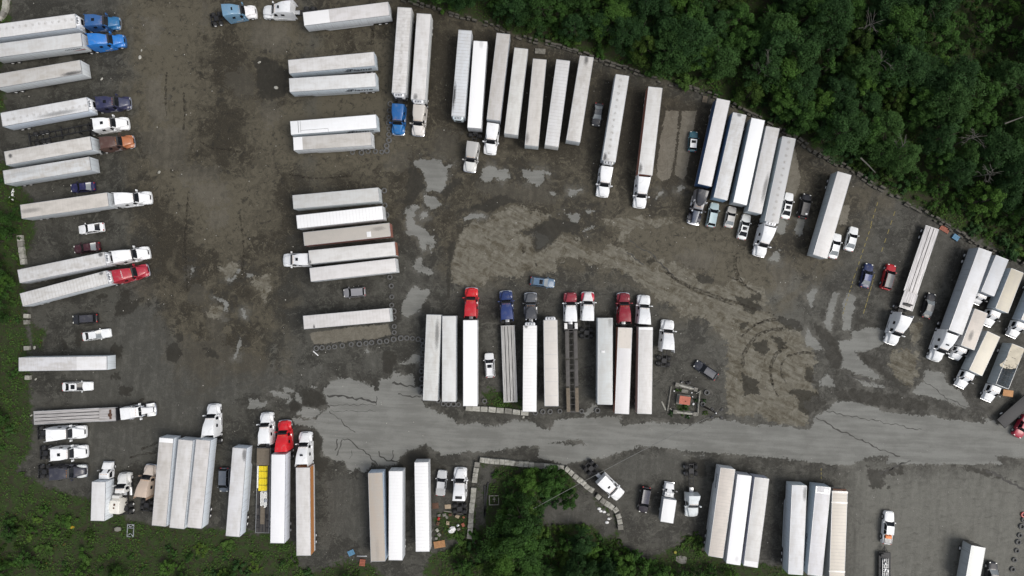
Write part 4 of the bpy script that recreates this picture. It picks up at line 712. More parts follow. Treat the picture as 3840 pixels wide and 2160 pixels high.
# ------------------------------------------------------------------ flatbeds and container chassis
def flatbed(z, fa, fb, rb, ra, label, col=(.5,.49,.47), step=None, H=1.5, stepH=.35, name='flatbed_trailer', rails=True, tandem=1.6, boards=0, W=None, axles=2, group='flatbed trailers parked in the yard'):
    P = [pw(z, *p, H) for p in (fa, fb, rb, ra)]; F = (P[0]+P[1])/2; B = (P[2]+P[3])/2; d = F-B; L = d.length; w = (W or 2.6)/2; c = (F+B)/2; h = L/2
    t = thing(name, label, 'trailer', (c.x, c.y, 0), math.atan2(d.y, d.x), group)
    xs = h-step if step else h
    link('deck', MB().box(-h, xs, -w+.07, w-.07, H-.1, H, .01).mesh('deck', M['bed']), t, col)
    if step: link('upper_deck', MB().box(xs+.02, h, -w+.07, w-.07, H+stepH-.1, H+stepH, .01).box(xs+.0, xs+.06, -w+.07, w-.07, H-.1, H+stepH+.06).mesh('upper_deck', M['bed']), t, col)
    e = MB()
    for y in (-w, w-.065): e.box(-h, xs, y, y+.065, H-.18, H+.02, .01); step and e.box(xs, h, y, y+.065, H+stepH-.18, H+stepH+.02, .01)
    e.box(-h-.05, -h, -w, w, H-.25, H+.015).box(h, h+.05, -w, w, H-.2+(stepH if step else 0), H+.03+(stepH if step else 0)); link('edge_rail', e.mesh('edge_rail', M['rail']), t)
    if boards:
        for y in ((-.33, .33) if boards == 2 else (-.62, 0.0, .62)): link('track_slot', MB().box(-h+.1, xs-.1, y-.06, y+.06, H+.002, H+.012).mesh('track_slot', M['black']), t)
    u = MB()
    for y in (-.5, .5): u.box(-h+.1, h-.2, y-.07, y+.07, H-.5, H-.12)
    for i in range(int(L/1.3)): u.box(-h+.4+i*1.3, -h+.48+i*1.3, -w+.08, w-.08, H-.3, H-.12)
    link('underframe', u.mesh('underframe', M['dark']), t)
    for i in range(axles):
        for y in (-1, 1): wheel(WT, t, -h+tandem+(i-.5)*1.3, y*(w-.34))
    link('landing_gear', LEGS, t, None, (h-2.9, 0, 0))
    return t, h, w
def chassis_trailer(z, f, r, label, W=1.1, wide=0.0, axles=2, name='container_chassis', col=None, tandem=1.7):
    F = pw(z, *f, 1.2); B = pw(z, *r, 1.2); d = F-B; L = d.length; h = L/2; c = (F+B)/2
    t = thing(name, label, 'trailer', (c.x, c.y, 0), math.atan2(d.y, d.x), 'container chassis parked in the yard')
    u = MB(); y0 = W/2
    for y in (-y0, y0): u.box(-h, h, y-.07, y+.07, .95, 1.2, .01)
    for i in range(int(L/1.25)+1): x = -h+.2+i*1.25; u.box(x-.04, x+.04, -y0, y0, 1.0, 1.15)
    for x in (-h, h-.15, 0): u.box(x, x+.15, -1.2, 1.2, 1.0, 1.22, .01)
    link('frame', u.mesh('frame', M['deckgrey'] if wide else M['dark']), t)
    if wide:
        for sg in (-1, 1):
            for x0, x1, zz in ((-h+.1, -h+4.6, 0), (-h+4.9, h*.25, .02), (h*.25+.3, h-.3, 0)): link('side_deck', MB().box(x0, x1, min(sg*.5, sg*wide), max(sg*.5, sg*wide), 1.2+zz, 1.26+zz, .01).mesh('side_deck', M['plank'] if x0 < -h+1 else M['deckgrey']), t)
    for i in range(axles):
        for y in (-1, 1): wheel(WT, t, -h+tandem+(i-.5)*1.3, y*.92)
    link('landing_gear', LEGS, t, None, (h-3.0, 0, 0))
    return t, h
# ------------------------------------------------------------------ trailers, row by row
BLUEW = (.55, .60, .66)
# west column, noses to the east
trailer('A',(752,138),(770,278),(-134,399),(-152,258),'white reefer trailer with a spotted roof behind the dark blue tractor at the north west', reef=True, spot=.8, spy=.3, mot=.3, wall=BLUEW)
trailer('A',(808,328),(835,465),(-69,585),(-96,448),'white box trailer with a swoosh on its side, behind the bright blue tractor', roof=LG, mot=.35, wall=(.62,.65,.66),
 text=[('OROSIER',-1,4.75,3.02,.62,3.1,'ink',.2)], extras=lambda t,h,w,H: (link('stripe', MB().patch([(h-2.9,-w-.008,2.35),(h-.3,-w-.008,2.62),(h-.3,-w-.008,2.9),(h-1.6,-w-.008,2.62)],1,1,0,0,.004).mesh('stripe', M['red']), t), link('stripe', MB().patch([(h-4.3,-w-.012,2.1),(h-.3,-w-.012,2.35),(h-.3,-w-.012,2.5),(h-3,-w-.012,2.2)],1,1,0,0,.004).mesh('stripe', M['ink']), t)))
trailer('A',(803,603),(828,740),(-39,888),(-64,751),'greyish box trailer with no tractor and its rear under the tree at the west edge', roof=(.58,.57,.55), mot=.7, sm=(6.2,-.95,2.6,.9), wall=(.66,.69,.70))
trailer('A',(872,978),(895,1115),(25,1275),(5,1135),'white reefer trailer with a long grey smear on its roof, behind the navy tractor', reef=True, roof=(.76,.77,.78), spot=.7, spy=-.2, mot=.3, sm=(2.4,-.75,5.2,.55), wall=(.66,.72,.80))
trailer('B',(845,28),(862,155),(58,300),(38,170),'white box trailer with a dark rear roof spot, behind the brown tractor', roof=(.68,.66,.63), mot=.55, wall=(.58,.62,.65), sm=(-7.2,.3,.5,.9))
trailer('B',(835,218),(855,345),(45,475),(25,350),'pale grey cloudy roofed box trailer without a tractor, just north of the navy car', roof=(.66,.68,.69), mot=.6, sm=(-4.5,.2,4.5,.18), wall=(.56,.60,.63))
trailer('B',(1003,553),(1022,683),(203,800),(188,670),'beige roofed trailer with a grey rear roof end, between navy car and white sedan', roof=(.66,.62,.57), mot=.5, sm=(-6.5,0,3.0,.45), wall=(.55,.58,.60), skirt=True)
trailer('B',(975,1112),(1000,1235),(185,1405),(162,1278),'white reefer trailer beside the maroon sedan, hitched to a white tractor', reef=True, roof=(.70,.70,.70), spot=.5, spy=-.5, mot=.5, rib=.3, sm=(7.6,1.0,.6,.9), wall=(.60,.62,.65))
trailer('B',(990,1290),(1020,1405),(208/2.4156*2.4984,(1040+268/2.4156-500)*2.4984),(178/2.4156*2.4984,(1040+143/2.4156-500)*2.4984),'white reefer trailer with ribbed roof lines behind the red tractor in the west column', reef=True, roof=(.74,.74,.73), rib=.7, mot=.4, sm=(7.4,1.0,.6,.8), wall=(.70,.74,.78))
trailer('C',(970,715),(968,838),(170,852),(168,725),'lone white box trailer with a seam across its roof, between two white sedans', roof=(.74,.74,.76), mot=.45, pa=(2.6,.35), wall=(.66,.71,.75))
# south-west row, noses to the north
trailer('E',(78,345),(195,348),(133,1050),(20,1050),'white trailer with a paler front roof end, directly right of the tan bobtail', roof=(.66,.635,.61), mot=.5, pa=(7.3,.95), wall=(.68,.73,.78))
trailer('E',(230,362),(352,362),(277,1070),(162,1068),'plain off white trailer in the middle of the three right of the tan bobtail', roof=(.74,.73,.72), mot=.35, wall=(.66,.70,.74))
trailer('E',(372,362),(490,362),(417,1068),(302,1065),'off white box trailer below a lone white tractor, easternmost of three side by side', roof=(.74,.72,.71), mot=.4, wall=(.70,.75,.80))
trailer('E',(665,425),(778,428),(722,1135),(610,1132),'white box trailer with skirts and a dark stained front corner, right of the grey minivan', roof=(.74,.74,.75), mot=.3, skirt=True, sm=(7.0,-1.0,1.6,.75), wall=(.70,.76,.83))
trailer('E',(975,478),(1090,478),(1080,1188),(967,1188),'clean white box trailer behind the red tractor in the south west row', roof=(.80,.80,.82), mot=.1, wall=(.72,.74,.80))
trailer('E',(1170,583),(1285,583),(1290,1287),(1177,1287),'white roofed box trailer with an orange side, right of the one behind the red tractor', roof=(.76,.745,.73), mot=.3, wall=(.74,.76,.78), wallR=(-1,(.52,.21,.06),.75), extras=lambda t,h,w,H: link('front_panel', MB().box(h+.012,h+.02,-w+.05,w-.05,1.3,H-.15).mesh('front_panel', M['paint']), t, (.45,.19,.08)))
# south centre row
trailer('F',(388,372),(545,368),(570,1297),(422,1297),'muddy brown roofed box trailer with a pointed paler patch, near the south edge', roof=(.50,.43,.36), mot=.55, rib=.25, sm=(-6.2,.1,3.2,.15), wall=(.50,.60,.72), name='semi_trailer')
trailer('F',(607,352),(755,352),(752,1285),(605,1285),'bright white box trailer right of the brown roofed one', roof=(.83,.83,.83), mot=.08, rib=.12, wall=(.60,.63,.66))
trailer('F',(875,260),(1020,260),(1035,1195),(888,1195),'bright white box trailer with a rippled roof, left of the silver pickup', roof=(.84,.84,.84), mot=.06, rib=.3, wall=(.60,.62,.64))
# middle column, noses to the west
trailer('G',(70,185),(85,290),(735,230),(718,128),'light grey roofed box trailer, northernmost of the five in the middle stack', roof=(.62,.63,.62), mot=.4, wall=(.56,.60,.61))
trailer('G',(100,338),(112,437),(765,368),(750,265),'bright white box trailer with faint ribs, second of the five in the middle stack', roof=(.82,.82,.82), rib=.3, mot=.08, wall=(.62,.64,.65))
trailer('G',(152,465),(165,567),(815,492),(805,397),'dirty tan roofed box trailer with one white roof patch, in the middle stack', roof=(.52,.48,.43), mot=.8, sm=(-6,-.4,1.8,.4), wall=(.30,.13,.10), extras=lambda t,h,w,H: link('roof_patch', MB().box(-h+3.6,-h+4.4,-.05,.95,H,H+.02,.005).mesh('roof_patch', M['white']), t))
trailer('G',(195,603),(203,705),(855,640),(845,535),'white roofed box trailer with a red brown rear, behind the west facing white tractor', roof=(.77,.76,.74), mot=.25, wall=(.70,.71,.72), door=(.30,.12,.08), sm=(8.0,.9,.3,.9))
trailer('G',(202,735),(212,837),(862,765),(850,660),'white box trailer lowest of the five in the middle stack, above the silver hatchback', roof=(.78,.76,.75), mot=.2, wall=(.66,.68,.69))
trailer('G',(152,1095),(162,1197),(812,1138),(808,1037),'lone white box trailer above the dry rectangle fringed by tyres', roof=(.74,.72,.71), rib=.3, mot=.25, sm=(6.2,.95,.25,.9), wall=(.62,.66,.67))
trailer('H',(850,103),(862,222),(1588,128),(1575,17),'white box trailer with a two tone roof beside the bobtail tractors at the north edge', roof=(.73,.71,.71), mot=.3, pa=(3.2,.7), wall=(.68,.71,.73), skirt=True)
FL = lambda x: [('Flame',1,x,2.15,1.35,4.3,'ink',.15), ('flame.ca',1,7.3,1.5,.32,1.8,'ink',.1)]
def flame_logo(t,h,w,H):
    g = MB()
    for q in ([(0,2.2),(1.5,2.55),(1.5,2.75),(.6,2.8)],[(.35,2.0),(1.2,2.1),(1.2,2.25),(.6,2.25)],[(.6,2.9),(1.9,3.1),(1.9,3.35),(.9,3.35)]): g.patch([(-h+6.3-a, w+.008, zz) for a, zz in q],1,1,0,0,.004)
    link('emblem', g.mesh('emblem', M['ink']), t)
trailer('H',(725,510),(735,625),(1465,558),(1453,440),'white trailer with Flame lettering, northern one of the pair parked together below the bobtail tractors', roof=(.75,.74,.73), mot=.4, wall=(.56,.62,.67), text=FL(-2.9), extras=flame_logo)
trailer('H',(730,665),(742,783),(1475,735),(1465,618),'white trailer with Flame lettering and skirts, southern one of the northern pair', roof=(.77,.78,.78), mot=.3, wall=(.62,.68,.72), text=FL(-2.9), extras=flame_logo, skirt=True)
def roof_lines(t,h,w,H):
    link('roof_seam', MB().box(h-1.5,h-1.44,-w+.1,w-.3,H,H+.012).box(h-1.9,h-1.86,-w+.1,w-.35,H,H+.012).box(h-7,h-1.9,w-.72,w-.68,H,H+.012).box(h-7.04,h-7,w-.68,w-.1,H,H+.012).mesh('roof_seam', M['dark']), t)
trailer('H',(742,1030),(750,1145),(1482,1090),(1470,970),'white Flame lettered trailer with dark outline seams on the front of its roof', roof=(.80,.81,.82), mot=.15, wall=(.58,.64,.68), text=FL(-2.9), extras=lambda t,h,w,H: (flame_logo(t,h,w,H), roof_lines(t,h,w,H)))
trailer('H',(765,1165),(775,1278),(1440,1232),(1425,1122),'shorter beige roofed trailer with white roof ends, just below the Flame trailer with outlined roof', roof=(.62,.60,.57), mot=.6, pa=(5.6,.9), wall=(.70,.72,.73), skirt=True)
# north row, noses to the south
trailer('H',(1605,785),(1725,800),(1775,68),(1655,58),'reefer trailer with grey dirt smears along its roof, behind the deep blue south facing tractor', reef=True, roof=(.76,.75,.74), spot=.55, spy=0., rib=.5, mot=.4, wall=(.62,.63,.63))
trailer('H',(1768,840),(1890,855),(1940,120),(1818,112),'clean white reefer trailer behind the champagne tractor', reef=True, roof=(.78,.77,.76), mot=.3, sm=(7.6,-.5,.9,.7), wall=(.66,.68,.68))
trailer('K',(92,857),(187,868),(265,87),(143,73),'blue white reefer trailer with dark dents and soot along one roof edge and no tractor', reef=(.62,.70,.74), roof=(.70,.73,.76), rib=.6, mot=.2, sm=(4.6,-1.15,3.4,.97), wall=(.60,.64,.68))
trailer('K',(222,963),(352,972),(405,182),(280,175),'brilliant white box trailer behind the grey bobtail like tractor', roof=(.85,.85,.85), mot=.05, sm=(-7.6,.2,1.1,.25), wall=(.50,.51,.52))
trailer('K',(398,888),(522,900),(612,118),(490,103),'grey roofed box trailer right of the brilliant white one in the north row', roof=(.60,.585,.57), mot=.6, wall=(.40,.43,.47))
trailer('K',(556,1018),(682,1030),(775,250),(650,238),'pale greenish grey box trailer, first right of the grey roofed one with a white tractor', roof=(.70,.70,.67), mot=.35, wall=(.56,.58,.58))
trailer('K',(743,1123),(868,1132),(942,345),(818,340),'cream roofed box trailer below the loose concrete slab', roof=(.67,.645,.61), mot=.4, sm=(6.8,-1.0,1.4,.55), wall=(.56,.60,.61))
trailer('K',(925,1125),(1050,1137),(1155,357),(1030,345),'white box trailer with strong transverse ripples, right of the cream roofed one', roof=(.72,.72,.72), rib=.55, mot=.2, wall=(.62,.62,.60))
trailer('K',(1120,1080),(1245,1093),(1370,325),(1243,312),'weathered box trailer with dark blotches at its rear end, left of the dark grey car', roof=(.68,.67,.65), mot=.5, spot=.3, spy=.3, sm=(-7.4,0,1.5,.8), wall=(.52,.55,.57))
trailer('L',(180,937),(300,952),(420,198),(302,182),'white reefer trailer with black mildew spots, right of the dark grey car', reef=(.45,.46,.47), roof=(.74,.75,.75), spot=.95, spy=-.25, mot=.3, sm=(7.6,-.8,1.2,.9), wall=(.56,.60,.63))
trailer('L',(497,1055),(622,1070),(712,302),(587,292),'white roofed box trailer with red brown sides', roof=(.74,.735,.72), mot=.3, wall=(.33,.13,.09), sm=(7.2,-1.1,1.2,.8), door=(.33,.13,.09))
trailer('M',(130,790),(243,815),(405,85),(290,65),'white roofed trailer with navy blue sides behind the long nosed black tractor', roof=(.80,.79,.79), mot=.15, wall=(.05,.11,.24), door=(.05,.1,.2))
trailer('M',(263,905),(380,932),(542,205),(428,185),'grey white trailer with mid blue sides, second of the slanting group of five', roof=(.72,.73,.74), mot=.4, wall=(.22,.34,.48), sm=(-7.9,0,.5,.7))
trailer('M',(430,943),(543,978),(700,250),(585,232),'brilliant white box trailer with grey sides, third of the slanting group of five', roof=(.85,.86,.87), mot=.05, wall=(.36,.39,.41))
trailer('M',(565,1020),(660,1048),(825,322),(710,300),'silver roofed trailer with a long dark smear, fourth of the slanting group of five', roof=(.68,.68,.68), mot=.4, sm=(3.2,.95,3.6,.75), wall=(.42,.47,.50))
trailer('M',(697,1105),(812,1130),(962,408),(848,388),'grey reefer trailer with brown puddle stains, last of the slanting group of five', reef=True, roof=(.56,.57,.58), spot=.95, spy=.1, mot=.2, wall=(.44,.50,.53))
trailer('N',(97,693),(198,725),(380,110),(275,85),'white trailer with purple script on its side, covering part of a white sedan', roof=(.76,.75,.74), mot=.2, wall=(.44,.48,.50), text=[('Purolor',1,-3.4,2.1,1.3,3.9,'purple',.3)], skirt=False)
trailer('O',(330,663),(425,698),(632,122),(540,90),'long white box trailer covering parts of the short box trucks at the east edge', roof=(.76,.77,.79), mot=.2, wall=(.42,.45,.48))
# row south of the yard centre
trailer('I',(100,363),(247,363),(212,1197),(65,1197),'slanting grey white trailer with a black mould patch, touching the line of tyres', roof=(.70,.71,.69), mot=.4, sm=(4.4,-.75,3.6,.7), wall=(.50,.53,.55))
trailer('I',(255,375),(390,375),(388,1208),(252,1208),'pale grey trailer with dark lettering on its east side, beside the slanting mouldy one', roof=(.75,.76,.75), mot=.25, wall=(.52,.56,.58), text=[('CARAVAN LTD',-1,-.2,2.2,1.0,6.6,'ink',0)])
trailer('I',(456,415),(598,415),(596,1250),(458,1250),'spotless white box trailer behind the bright red tractor in the centre row', roof=(.88,.88,.88), mot=.02, wall=(.62,.63,.64))
trailer('I',(1040,468),(1175,468),(1170,1305),(1036,1305),'white reefer trailer with faint ribs behind the charcoal tractor', reef=True, roof=(.82,.81,.80), rib=.25, mot=.12, sm=(7.8,.75,.5,.8), wall=(.60,.61,.62))
trailer('I',(1238,415),(1372,415),(1385,1250),(1248,1250),'cream reefer trailer with six transverse roof seams and no tractor', reef=True, roof=(.72,.68,.63), mot=.15, wall=(.62,.62,.62), extras=lambda t,h,w,H: [link('roof_seam', MB().box(h-x,h-x+.05,-w+.15,w-.2,H,H+.015).mesh('roof_seam', M['rail']), t) for x in (1.5,3.9,6.4,9.0,11.4,14.0)])
trailer('J',(160,395),(305,395),(303,1235),(157,1235),'grey green roofed trailer with one white vent hatch, left of the maroon tractor', roof=(.62,.65,.65), mot=.3, sm=(7.4,-.9,1.5,.4), wall=(.50,.54,.56), extras=lambda t,h,w,H: link('roof_vent', MB().box(1.6,2.0,.1,.75,H,H+.12,.03).mesh('roof_vent', M['white']), t))
trailer('J',(357,487),(495,490),(463,1325),(325,1325),'white trailer with a beige front roof section and red brown side behind the maroon tractor', roof=(.80,.79,.79), mot=.08, wall=(.35,.14,.09), extras=lambda t,h,w,H: (setattr(link('front_roof_sheet', MB().box(h-3.8,h-.08,-w+.1,w-.08,H,H+.008).mesh('front_roof_sheet', M['paint']), t, (.60,.555,.50)), 'hide_select', False)))
trailer('J',(557,483),(695,485),(683,1325),(545,1325),'off white trailer with a white front roof strip, left of the white bobtail', roof=(.76,.745,.73), mot=.3, pa=(7.5,.9), wall=(.52,.51,.50))
# south-east rows
trailer('P',(1635,220),(1805,245),(1662,1248),(1500,1220),'beige rippled roof trailer, left of three side by side in the south east', roof=(.66,.60,.54), rib=.45, mot=.35, wall=(.58,.61,.64), text=[('Lorance',1,6.6,2.3,.9,2.6,'ink',.2)], skirt=True)
trailer('P',(1830,295),(1988,322),(1862,1332),(1700,1302),'bright white trailer with a dented rear roof, right of the beige rippled one', roof=(.84,.84,.85), mot=.05, sm=(-7.2,-.5,.9,.25), wall=(.40,.42,.46))
trailer('P',(2025,325),(2187,355),(2057,1358),(1897,1330),'off white trailer with a white rear roof strip, right of the dented roofed one', roof=(.72,.715,.70), mot=.3, wall=(.40,.42,.50), text=[('TransMar',1,-.8,2.2,1.1,4.2,'ink',.1)], extras=lambda t,h,w,H: link('rear_roof_strip', MB().box(-h+.1,-h+1.0,-w+.1,w-.1,H,H+.008).mesh('rear_roof_strip', M['white']), t))
trailer('Q',(290,207),(435,215),(398,1095),(250,1085),'white trailer with a smoke smear at its front, left of the cursive lettered one', roof=(.74,.75,.77), mot=.25, sm=(6.6,-1.1,1.8,.75), wall=(.52,.58,.62), skirt=True)
trailer('Q',(525,215),(670,232),(588,1108),(441,1090),'trailer with cursive lettering along its blue grey side, left of the cream container', roof=(.73,.73,.76), mot=.25, wall=(.40,.47,.54), text=[('Old Trucking Inc',1,-1.2,1.9,.95,6.6,'ink',.3)], extras=lambda t,h,w,H: link('front_roof_frame', MB().box(h-1.2,h-.1,-w+.1,-w+.2,H,H+.03).box(h-1.2,h-.1,w-.2,w-.1,H,H+.03).box(h-1.2,h-1.1,-w+.2,w-.2,H,H+.03).box(h-.9,h-.5,-.9,-.3,H,H+.02).mesh('front_roof_frame', M['alu']), t))
def container_ext(t,h,w,H):
    for x in (h-.2, h-2.1, -h+1.6, -h+.2):
        e = MB().box(x-.18,x+.18,-w+.02,w-.02,H+.0,H+.035,.01)
        for s in (-1,1): e.box(x-.12,x+.12,min(s*(w-.02),s*(w+.07)),max(s*(w-.02),s*(w+.07)),H-.15,H+.04)
        link('corner_frame', e.mesh('corner_frame', M['paint']), t, (.72,.69,.64))
    link('front_bulkhead', MB().box(h+.01,h+.35,-w+.2,w-.2,H-.5,H-.1).mesh('front_bulkhead', M['rust']), t)
trailer('Q',(685,262),(838,272),(808,1152),(654,1142),'cream ribbed shipping container on a chassis, right of three in the far south row', roof=(.72,.66,.57), rib=.55, mot=.1, wall=(.26,.26,.25), text=[('CAI',1,6.2,2.0,1.4,2.2,'ink',0)], extras=container_ext)

# ------------------------------------------------------------------ tractor units
W_ = (.80,.81,.82)
tractor('A',(1217,236),(852,200),'dark blue tractor with chrome bumper and roof hatch, northernmost in the west column', (.028,.10,.27), kind='m', sky=(-4.6,3.25), hood=(.02,.13,.30))
tractor('A',(1260,408),(893,393),'bright blue aerodynamic tractor, second from the north in the west column', (.02,.17,.52), bump=(.03,.10,.25))
tractor('A',(1322,1035),(962,1030),'navy tractor with a roof hatch, above the white tractor with a bare chassis', (.026,.028,.072), kind='m', sky=(-4.4,3.25), hood=(.05,.055,.10), fender=(.02,.02,.06))
tractor('A',(1292,1238),(933,1248),'white tractor with a roof hatch coupled to a bare container chassis in the west column', W_, kind='m', sky=(-4.4,3.25), bump=W_)
tractor('B',(1262,72),(945,88),'brown tractor with a copper orange bonnet in the west column', (.085,.045,.036), hood=(.38,.135,.055), kind='m', visor=True)
tractor('B',(1417,600),(1085,610),'white aerodynamic tractor between the navy car and the white sedan in the west column', W_, bump=W_)
tractor('B',(1397,1113),(1058,1158),'white aerodynamic tractor next to the red one in the west column', W_, bump=W_)
tractor('B',(1397,1275),(1058,1340),'crimson tractor with small white writing on its roof in the west column', (.36,.018,.035), kind='a', hood=(.36,.02,.04), text=('Kris bro',.35,1.3,(-4.3,-.65,3.72),-.1))
tractor('C',(1415,1193),(1090,1240),'white classic long nosed tractor pulling the empty step deck trailer in the west column', W_, kind='f', classic=True, bump=None)
tractor('D',(778,142),(415,178),'white bobtail tractor with a flared fairing, just below the step deck trailer', W_, bump=W_)
tractor('D',(790,320),(455,355),'white bobtail tractor with a roof hatch, middle of the three bobtails in the south west', W_, kind='m', sky=(-4.5,3.25), bump=W_)
tractor('D',(790,497),(445,530),'black bobtail tractor with pale front wings, bottom of the three bobtails in the south west', (.035,.036,.05), kind='m', fender=(.6,.62,.62))
tractor('D',(1378,437),(1268,722),'tan bobtail tractor with a curved roof fairing, left of the three side by side trailers', (.34,.235,.165), hood=(.60,.52,.45), cabc=(.52,.42,.34))
tractor('E',(518,73),(463,300),'white tractor standing alone above the easternmost of three side by side trailers', W_, bump=W_)
tractor('E',(940,142),(912,345),'white tractor pulling the lowboy with yellow pipes', W_, kind='m', deck=True, bump=W_)
tractor('E',(1083,202),(1048,440),'bright red aerodynamic tractor in the south west row', (.62,.012,.02), hood=(.60,.012,.02), ext=False)
tractor('E',(1250,298),(1213,522),'white tractor with a roof hatch above the trailer with the orange side', W_, sky=(-4.5,3.74,-.2), bump=W_)
tractor('F',(1358,316),(1338,592),'white bobtail tractor with a dark roof panel, right of the silver pickup', W_, kind='a', panel=(-5.6,0,3.92), ext=False, bump=W_)
tractor('G',(4,676),(160,668),'west facing white tractor with an open roof deflector in the middle stack', W_, kind='m', sky=(-3.9,3.14), bump=W_, ext=False)
tractor('H',(455,97),(193,78),'tractor with a steel blue cab and white bonnet, bobtail at the north edge', (.13,.25,.37), hood=(.76,.75,.76), kind='a', sky=(-4.4,3.68,-.2), bump=(.7,.7,.7), ext=False)
tractor('H',(515,105),(742,52),'west facing white bobtail tractor at the north edge', W_, kind='a', sky=(-4.0,3.5,-.35), bump=W_, deck=True)
tractor('H',(1660,1150),(1655,905),'deep blue tractor facing south behind the dirty roofed reefer trailer', (.012,.10,.30), kind='m', hood=(.012,.13,.36), ext=False, deck=True)
tractor('H',(1828,1157),(1835,912),'champagne silver tractor facing south under the clean reefer trailer', (.52,.49,.45), hood=(.66,.63,.60), kind='m', ext=False)
tractor('I',(540,97),(527,335),'bright red tractor with a visor light bar at the west end of the centre row', (.48,.015,.025), kind='m', hood=(.60,.015,.02), deck=True)
tractor('I',(870,128),(882,385),'navy blue tractor coupled to the aluminium flatbed', (.022,.042,.15), kind='m', hood=(.02,.04,.14), deck=True)
tractor('I',(1111,147),(1116,402),'charcoal tractor with a V shaped roof fairing', (.055,.058,.066), kind='f', hood=(.10,.105,.115), vfair=(.07,.072,.08), deck=True)
tractor('I',(1495,148),(1506,378),'white cabbed tractor with a dull red bonnet on the bare steel chassis trailer', W_, hood=(.28,.035,.05), kind='m', ext=False, bump=(.26,.03,.05), deck=True)
tractor('J',(62,140),(67,412),'white bobtail tractor with red front wings', W_, hood=(.80,.78,.78), fender=(.48,.02,.05), kind='m', bump=(.75,.75,.76), ext=False)
tractor('J',(406,148),(426,410),'maroon tractor with a chrome bumper in the centre row', (.24,.012,.025), kind='m', hood=(.21,.018,.03), deck=True)
tractor('J',(606,172),(617,432),'white tractor at the east end of the centre row, right of the maroon one', W_, bump=W_, kind='a', ext=False)
tractor('J',(838,413),(846,690),'white bobtail tractor above the fenced garden island', W_, kind='a', bump=W_)
tractor('K',(241,1368),(270,1108),'grey silver tractor with its chassis visible behind, facing south in the north row', (.40,.395,.38), hood=(.62,.62,.60), kind='m', ext=False, long=True)
tractor('K',(425,1205),(453,945),'white tractor under the grey roofed trailer in the north row', W_, bump=W_, kind='m', ext=False)
tractor('L',(180,1258),(226,1010),'white tractor below the mildew spotted reefer trailer', W_, bump=W_, kind='m', ext=False)
tractor('L',(505,1355),(553,1105),'white tractor with a pointed roof fairing below the trailer with red brown sides', W_, bump=W_, kind='a')
tractor('M',(85,1137),(158,905),'black long nosed tractor with chrome tanks and air cleaners', (.03,.032,.042), kind='f', classic=True, hood=(.06,.075,.11), fender=(.03,.03,.04), cabc=(.20,.2,.21), vfair=(.03,.032,.04), k=1.12)
tractor('M',(640,1408),(745,1165),'white tractor below the stained grey reefer trailer', W_, bump=None, kind='a')
tractor('N',(657,1352),(787,1150),'white tractor pulling the aluminium flatbed with a raised front deck', W_, bump=None, kind='a')
tractor('O',(222,878),(352,712),'white tractor with a roof hatch under the long trailer at the east edge', W_, kind='a', sky=(-4.0,3.5,-.35), bump=W_)
tractor('P',(508,553),(318,392),'white bobtail tractor parked diagonally beside the concrete block wall', W_, kind='m', sky=(-4.1,3.15), bump=W_, deck=True, ext=False)
tractor('P',(1305,775),(1345,612),'white day cab tractor with an open deflector and long bare chassis', (.70,.74,.75), kind='s', bump=(.7,.72,.72), k=.95, deck=True)

# ------------------------------------------------------------------ cars and pickups
car('B',(660,515),(890,495),'sedan',(.016,.016,.075),'navy sedan between two trailers in the west column', rearglass='glassl')
car('B',(735,906),(974,875),'sedan',W_,'white sedan with nose to the west, above the maroon sedan')
car('B',(690,1090),(938,1055),'sedan',(.05,.012,.018),'maroon sedan close to the white reefer trailer', rearglass='glassl')
car('C',(660,383),(886,368),'suv',(.016,.016,.019),'black sport utility car in the west column', roofc=(.045,.045,.055))
car('C',(1003,500),(752,540),'sedan',(.78,.80,.81),'white sedan facing east just below the black sport utility car', glass='glassl', rearglass='glass')
car('C',(840,985),(569,992),'sedan',W_,'white sedan with a sunroof, alone above the step deck trailer', sunroof=True)
car('E',(597,776),(603,584),'van',(.085,.10,.125),'grey minivan between two trailers in the south west row', rails=False)
car('F',(1170,343),(1145,606),'pickup',(.50,.51,.52),'silver pickup with a slatted bed cover beside the white bobtail', bed=(.45,.46,.46))
car('G',(460,925),(624,912),'suv',(.25,.25,.265),'silver grey hatchback below the middle stack of trailers')
car('I',(708,735),(722,970),'suv',(.76,.77,.78),'white sport utility car with a sunroof and red tail lights in the centre row', sunroof=True, rails=True)
car('I',(1347,62),(1110,33),'wagon',(.075,.135,.215),'steel blue station wagon parked across above the centre row', sunroof=True, glass='glassl')
car('J',(1103,832),(1310,970),'wagon',(.028,.031,.042),'dark slate car parked diagonally beside the garden island', roofc=(.045,.05,.068))
car('L',(127,637),(157,440),'sedan',(.03,.032,.038),'dark grey sedan between two trailers in the north row', roofc=(.06,.066,.075), glass='glassl')
car('L',(985,690),(970,856),'mini',(.035,.12,.16),'small teal car with a white framed roof', roofc=(.80,.81,.82), sunroof=True)
car('M',(277,952),(235,1157),'wagon',(.42,.53,.56),'pale blue station wagon in front of the trailer with mid blue sides')
car('M',(425,985),(386,1162),'sedan',(.48,.47,.45),'silver beige sedan with its bonnet under a trailer end', rearglass='glassl')
car('M',(548,1050),(497,1262),'sedan',(.72,.74,.74),'pale silver sedan with a sunroof left of the white tractor in the slanting group', sunroof=True)
car('M',(910,867),(866,1087),'sedan',W_,'white sedan with a sunroof beside the stained grey reefer trailer', sunroof=True)
car('M',(1058,878),(1012,1082),'suv',(.015,.015,.018),'black sport utility car with a pale sticker on its rear window', extras=lambda t,k,w,zr,dk,hh: link('sticker', MB().box(-1.75,-1.45,-.45,-.1,zr+.04,zr+.07,.01).mesh('sticker', M['white']), t))
car('N',(278,541),(235,722),'sedan',W_,'white sedan half hidden under the trailer with the purple script', rearglass='glassl')
